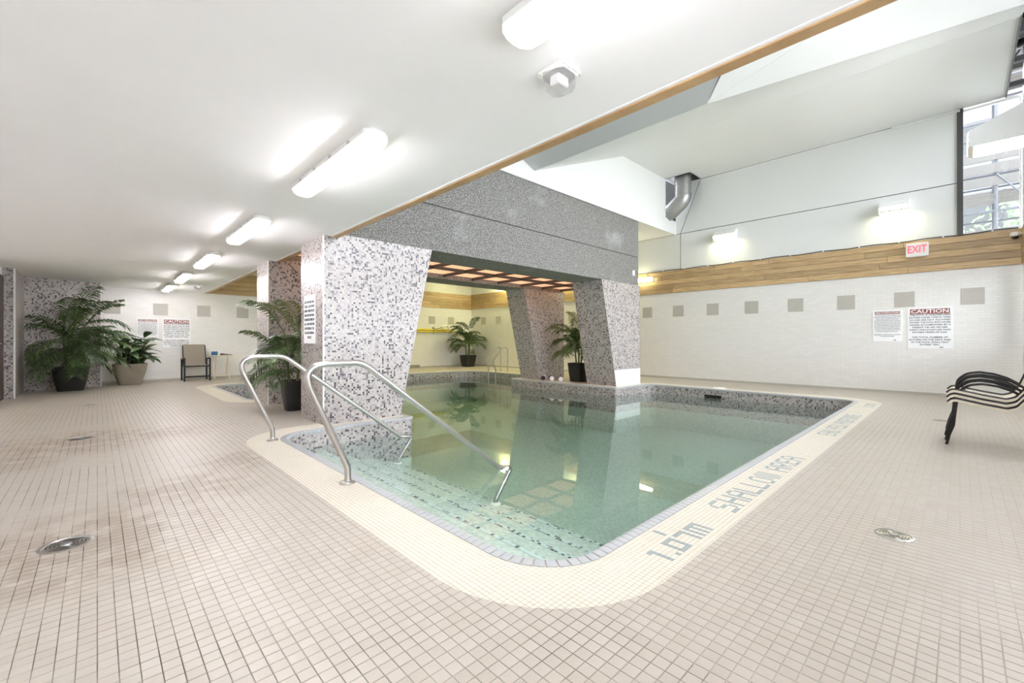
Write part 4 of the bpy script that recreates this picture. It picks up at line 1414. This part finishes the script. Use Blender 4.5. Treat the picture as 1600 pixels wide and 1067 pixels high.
# dome camera in the corner
cm = thing('security_camera', 'small white camera in the corner on the wood band', 'camera', (XF - 0.08, -0.66, 2.86))
MB().lathe([(0.05, 0.06), (0.062, 0.04), (0.062, 0.0), (0.05, -0.012)], (0, 0, 0), 18).build('housing', M['white_plastic'], cm, smooth=True)
MB().lathe([(0.045, -0.012), (0.04, -0.035), (0.022, -0.052), (0.002, -0.056)], (0, 0, 0), 18).build('dome_cover', M['dark_plastic'], cm, smooth=True)
MB().bbox((-0.02, -0.09, 0.01), (0.06, -0.06, 0.05), 0.004).build('bracket', M['white_plastic'], cm)

# wall speaker on the end wall
sp = thing('wall_speaker', 'square white wall speaker on the end wall behind the palm', 'speaker', (3.25, YF - 0.002, 2.13))
MB().bbox((-0.17, -0.05, -0.15), (0.17, 0, 0.15), 0.01).build('housing', M['white_plastic'], sp)
rg = [[(rad * math.cos(2 * math.pi * k / 20), y, rad * math.sin(2 * math.pi * k / 20)) for k in range(20)] for rad, y in ((0.085, -0.05), (0.085, -0.056), (0.06, -0.058), (0.01, -0.054))]
MB().loft(rg).build('speaker_grille', M['accent'], sp, smooth=True)

# ------------------------------------------------------------------ pool accessories
pole = thing('rescue_pole', 'yellow rescue pole with metal loop hook on the end wall', 'rescue pole', (0, 0, 0))
for z in (1.40, 1.48):
    MB().tube([(7.4, YF - 0.07, z), (10.5, YF - 0.07, z)], 0.035, 10).build('pole_tube', M['yellow'], pole, smooth=True)
for x in (7.8, 9.55):
    MB().bbox((x - 0.02, YF - 0.11, 1.34), (x + 0.02, YF, 1.58), 0.006).build('wall_bracket', M['galv'], pole)
loop = fillet([(9.55, YF - 0.10, 1.50), (9.76, YF - 0.18, 1.53), (9.80, YF - 0.30, 1.60), (10.05, YF - 0.30, 1.63), (10.14, YF - 0.30, 1.36), (9.86, YF - 0.30, 1.40), (9.79, YF - 0.30, 1.54)], 0.06, 5)
MB().tube(loop, 0.018, 8).build('hook_loop', M['steel'], pole, smooth=True)

ht = thing('floor_heater', 'low grey heater box on the floor against the end wall', 'heater', (8.15, YF, 0))
MB().bbox((-0.65, -0.14, 0), (0.75, -0.005, 0.12), 0.01).build('casing', M['vent'], ht)
for k in range(3):
    MB().box((-0.6, -0.143, 0.03 + k * 0.03), (0.7, -0.139, 0.04 + k * 0.03)).build('grille_slot', M['gap'], ht)

def dumbbell(loc, rz, label, ma, mb):
    r = thing('foam_dumbbell', label, 'foam dumbbell', loc, rz, 'foam dumbbells on the ledge')
    def disc(x0, x1, rad):
        return [[(x, rad * k_ * math.cos(2 * math.pi * k / 14), rad + rad * k_ * math.sin(2 * math.pi * k / 14)) for k in range(14)] for x, k_ in ((x0, 0.85), (x0 + 0.01, 1), (x1 - 0.01, 1), (x1, 0.85))]
    MB().loft(disc(-0.13, -0.07, 0.06)).build('weight', ma, r, smooth=True)
    MB().loft(disc(0.07, 0.13, 0.06)).build('weight', mb, r, smooth=True)
    MB().tube([(-0.075, 0, 0.06), (0.075, 0, 0.06)], 0.016, 10).build('grip', M['foam_black'], r, smooth=True)
dumbbell((8.60, 7.72, 0), 0.6, 'foam dumbbell on the ledge, leftmost of three', M['foam_black'], M['foam_white'])
dumbbell((8.62, 7.46, 0), 0.8, 'foam dumbbell on the ledge, middle of three', M['foam_white'], M['foam_black'])
dumbbell((8.66, 7.18, 0), 0.7, 'foam dumbbell on the ledge, rightmost of three', M['foam_white'], M['foam_black'])

# ------------------------------------------------------------------ outside the windows: paving, facade, scaffolding
gr = struct(MB().box((-30, -40, -0.4), (60, YR - 0.2, -0.3)).build('ground', M['ground']), 'pale paving outside')
MB().box((XF + 0.2, YR - 0.2, -0.4), (60, 30, -0.3)).build('ground_side', M['ground'], gr)
bd = thing('neighbour_building', 'pale building seen through the corner window behind the scaffolding', 'building', (30, -3, -0.3))
MB().box((0, -12, 0), (8, 14, 18)).build('facade', M['facade'], bd)
for z in (3.0, 6.4, 9.8, 13.2):
    for y in np.arange(-10.5, 12, 3.0):
        w = MB().box((-0.05, y, z), (0.02, y + 1.5, z + 1.9)).build('building_window', M['dark_frame'], bd)
        MB().box((-0.07, y + 0.08, z + 0.08), (-0.05, y + 1.42, z + 1.82)).build('pane', M['glass'], w)
sf = thing('scaffolding', 'tube scaffolding with boards outside the corner window', 'scaffolding', (0, 0, -0.3))
for x in (14.2, 15.4):
    for y in (-3.4, -1.95, -0.55, 0.9):
        MB().tube([(x, y, 0), (x, y, 9)], 0.028, 8).build('standard', M['scaffold'], sf)
for x in (14.2, 15.4):
    for z in (3.0, 4.2, 5.0, 6.2, 7.1):
        MB().tube([(x, -4.2, z), (x, 1.6, z)], 0.025, 8).build('ledger', M['scaffold'], sf)
for z in (4.6, 7.2):
    for k in range(5):
        MB().box((14.25 + 0.23 * k, -4.0, z), (14.46 + 0.23 * k, 1.5, z + 0.04)).build('board', M['plank_grey'], sf)
    for k in range(3):
        MB().box((14.15, -4.0, z + 0.15 + 0.28 * k), (14.18, 1.5, z + 0.36 + 0.28 * k)).build('guard_board', M['plank_grey'], sf)
for y in (-1.95, -0.55):
    MB().tube([(14.15, y, 3.0), (14.15, y + 1.4, 5.0)], 0.02, 6).build('brace', M['scaffold'], sf)
def tree(loc, seed):
    r = thing('street_tree', 'small leafy tree behind the scaffolding', 'tree', loc)
    q = random.Random(seed)
    MB().tube([(0, 0, 0), (0.05, 0, 2.0), (0, 0.1, 4.0)], [0.12, 0.1, 0.05], 8).build('trunk', M['stem'], r, smooth=True)
    b = MB()
    for k in range(900):
        u = Vector((q.gauss(0, 1), q.gauss(0, 1), q.gauss(0, 1))).normalized() * (q.random() ** 0.4)
        c = Vector((u.x * 1.7, u.y * 1.7, 4.2 + u.z * 1.6))
        a = Vector((q.uniform(-1, 1), q.uniform(-1, 1), q.uniform(-1, 1))).normalized()
        s = a.orthogonal().normalized()
        b.add([c - a * 0.11, c + s * 0.05, c + a * 0.11, c - s * 0.05], [(0, 1, 2, 3)])
    b.build('crown', M['bush'], r, kind='stuff')
tree((19.5, -1.6, -0.3), 3)
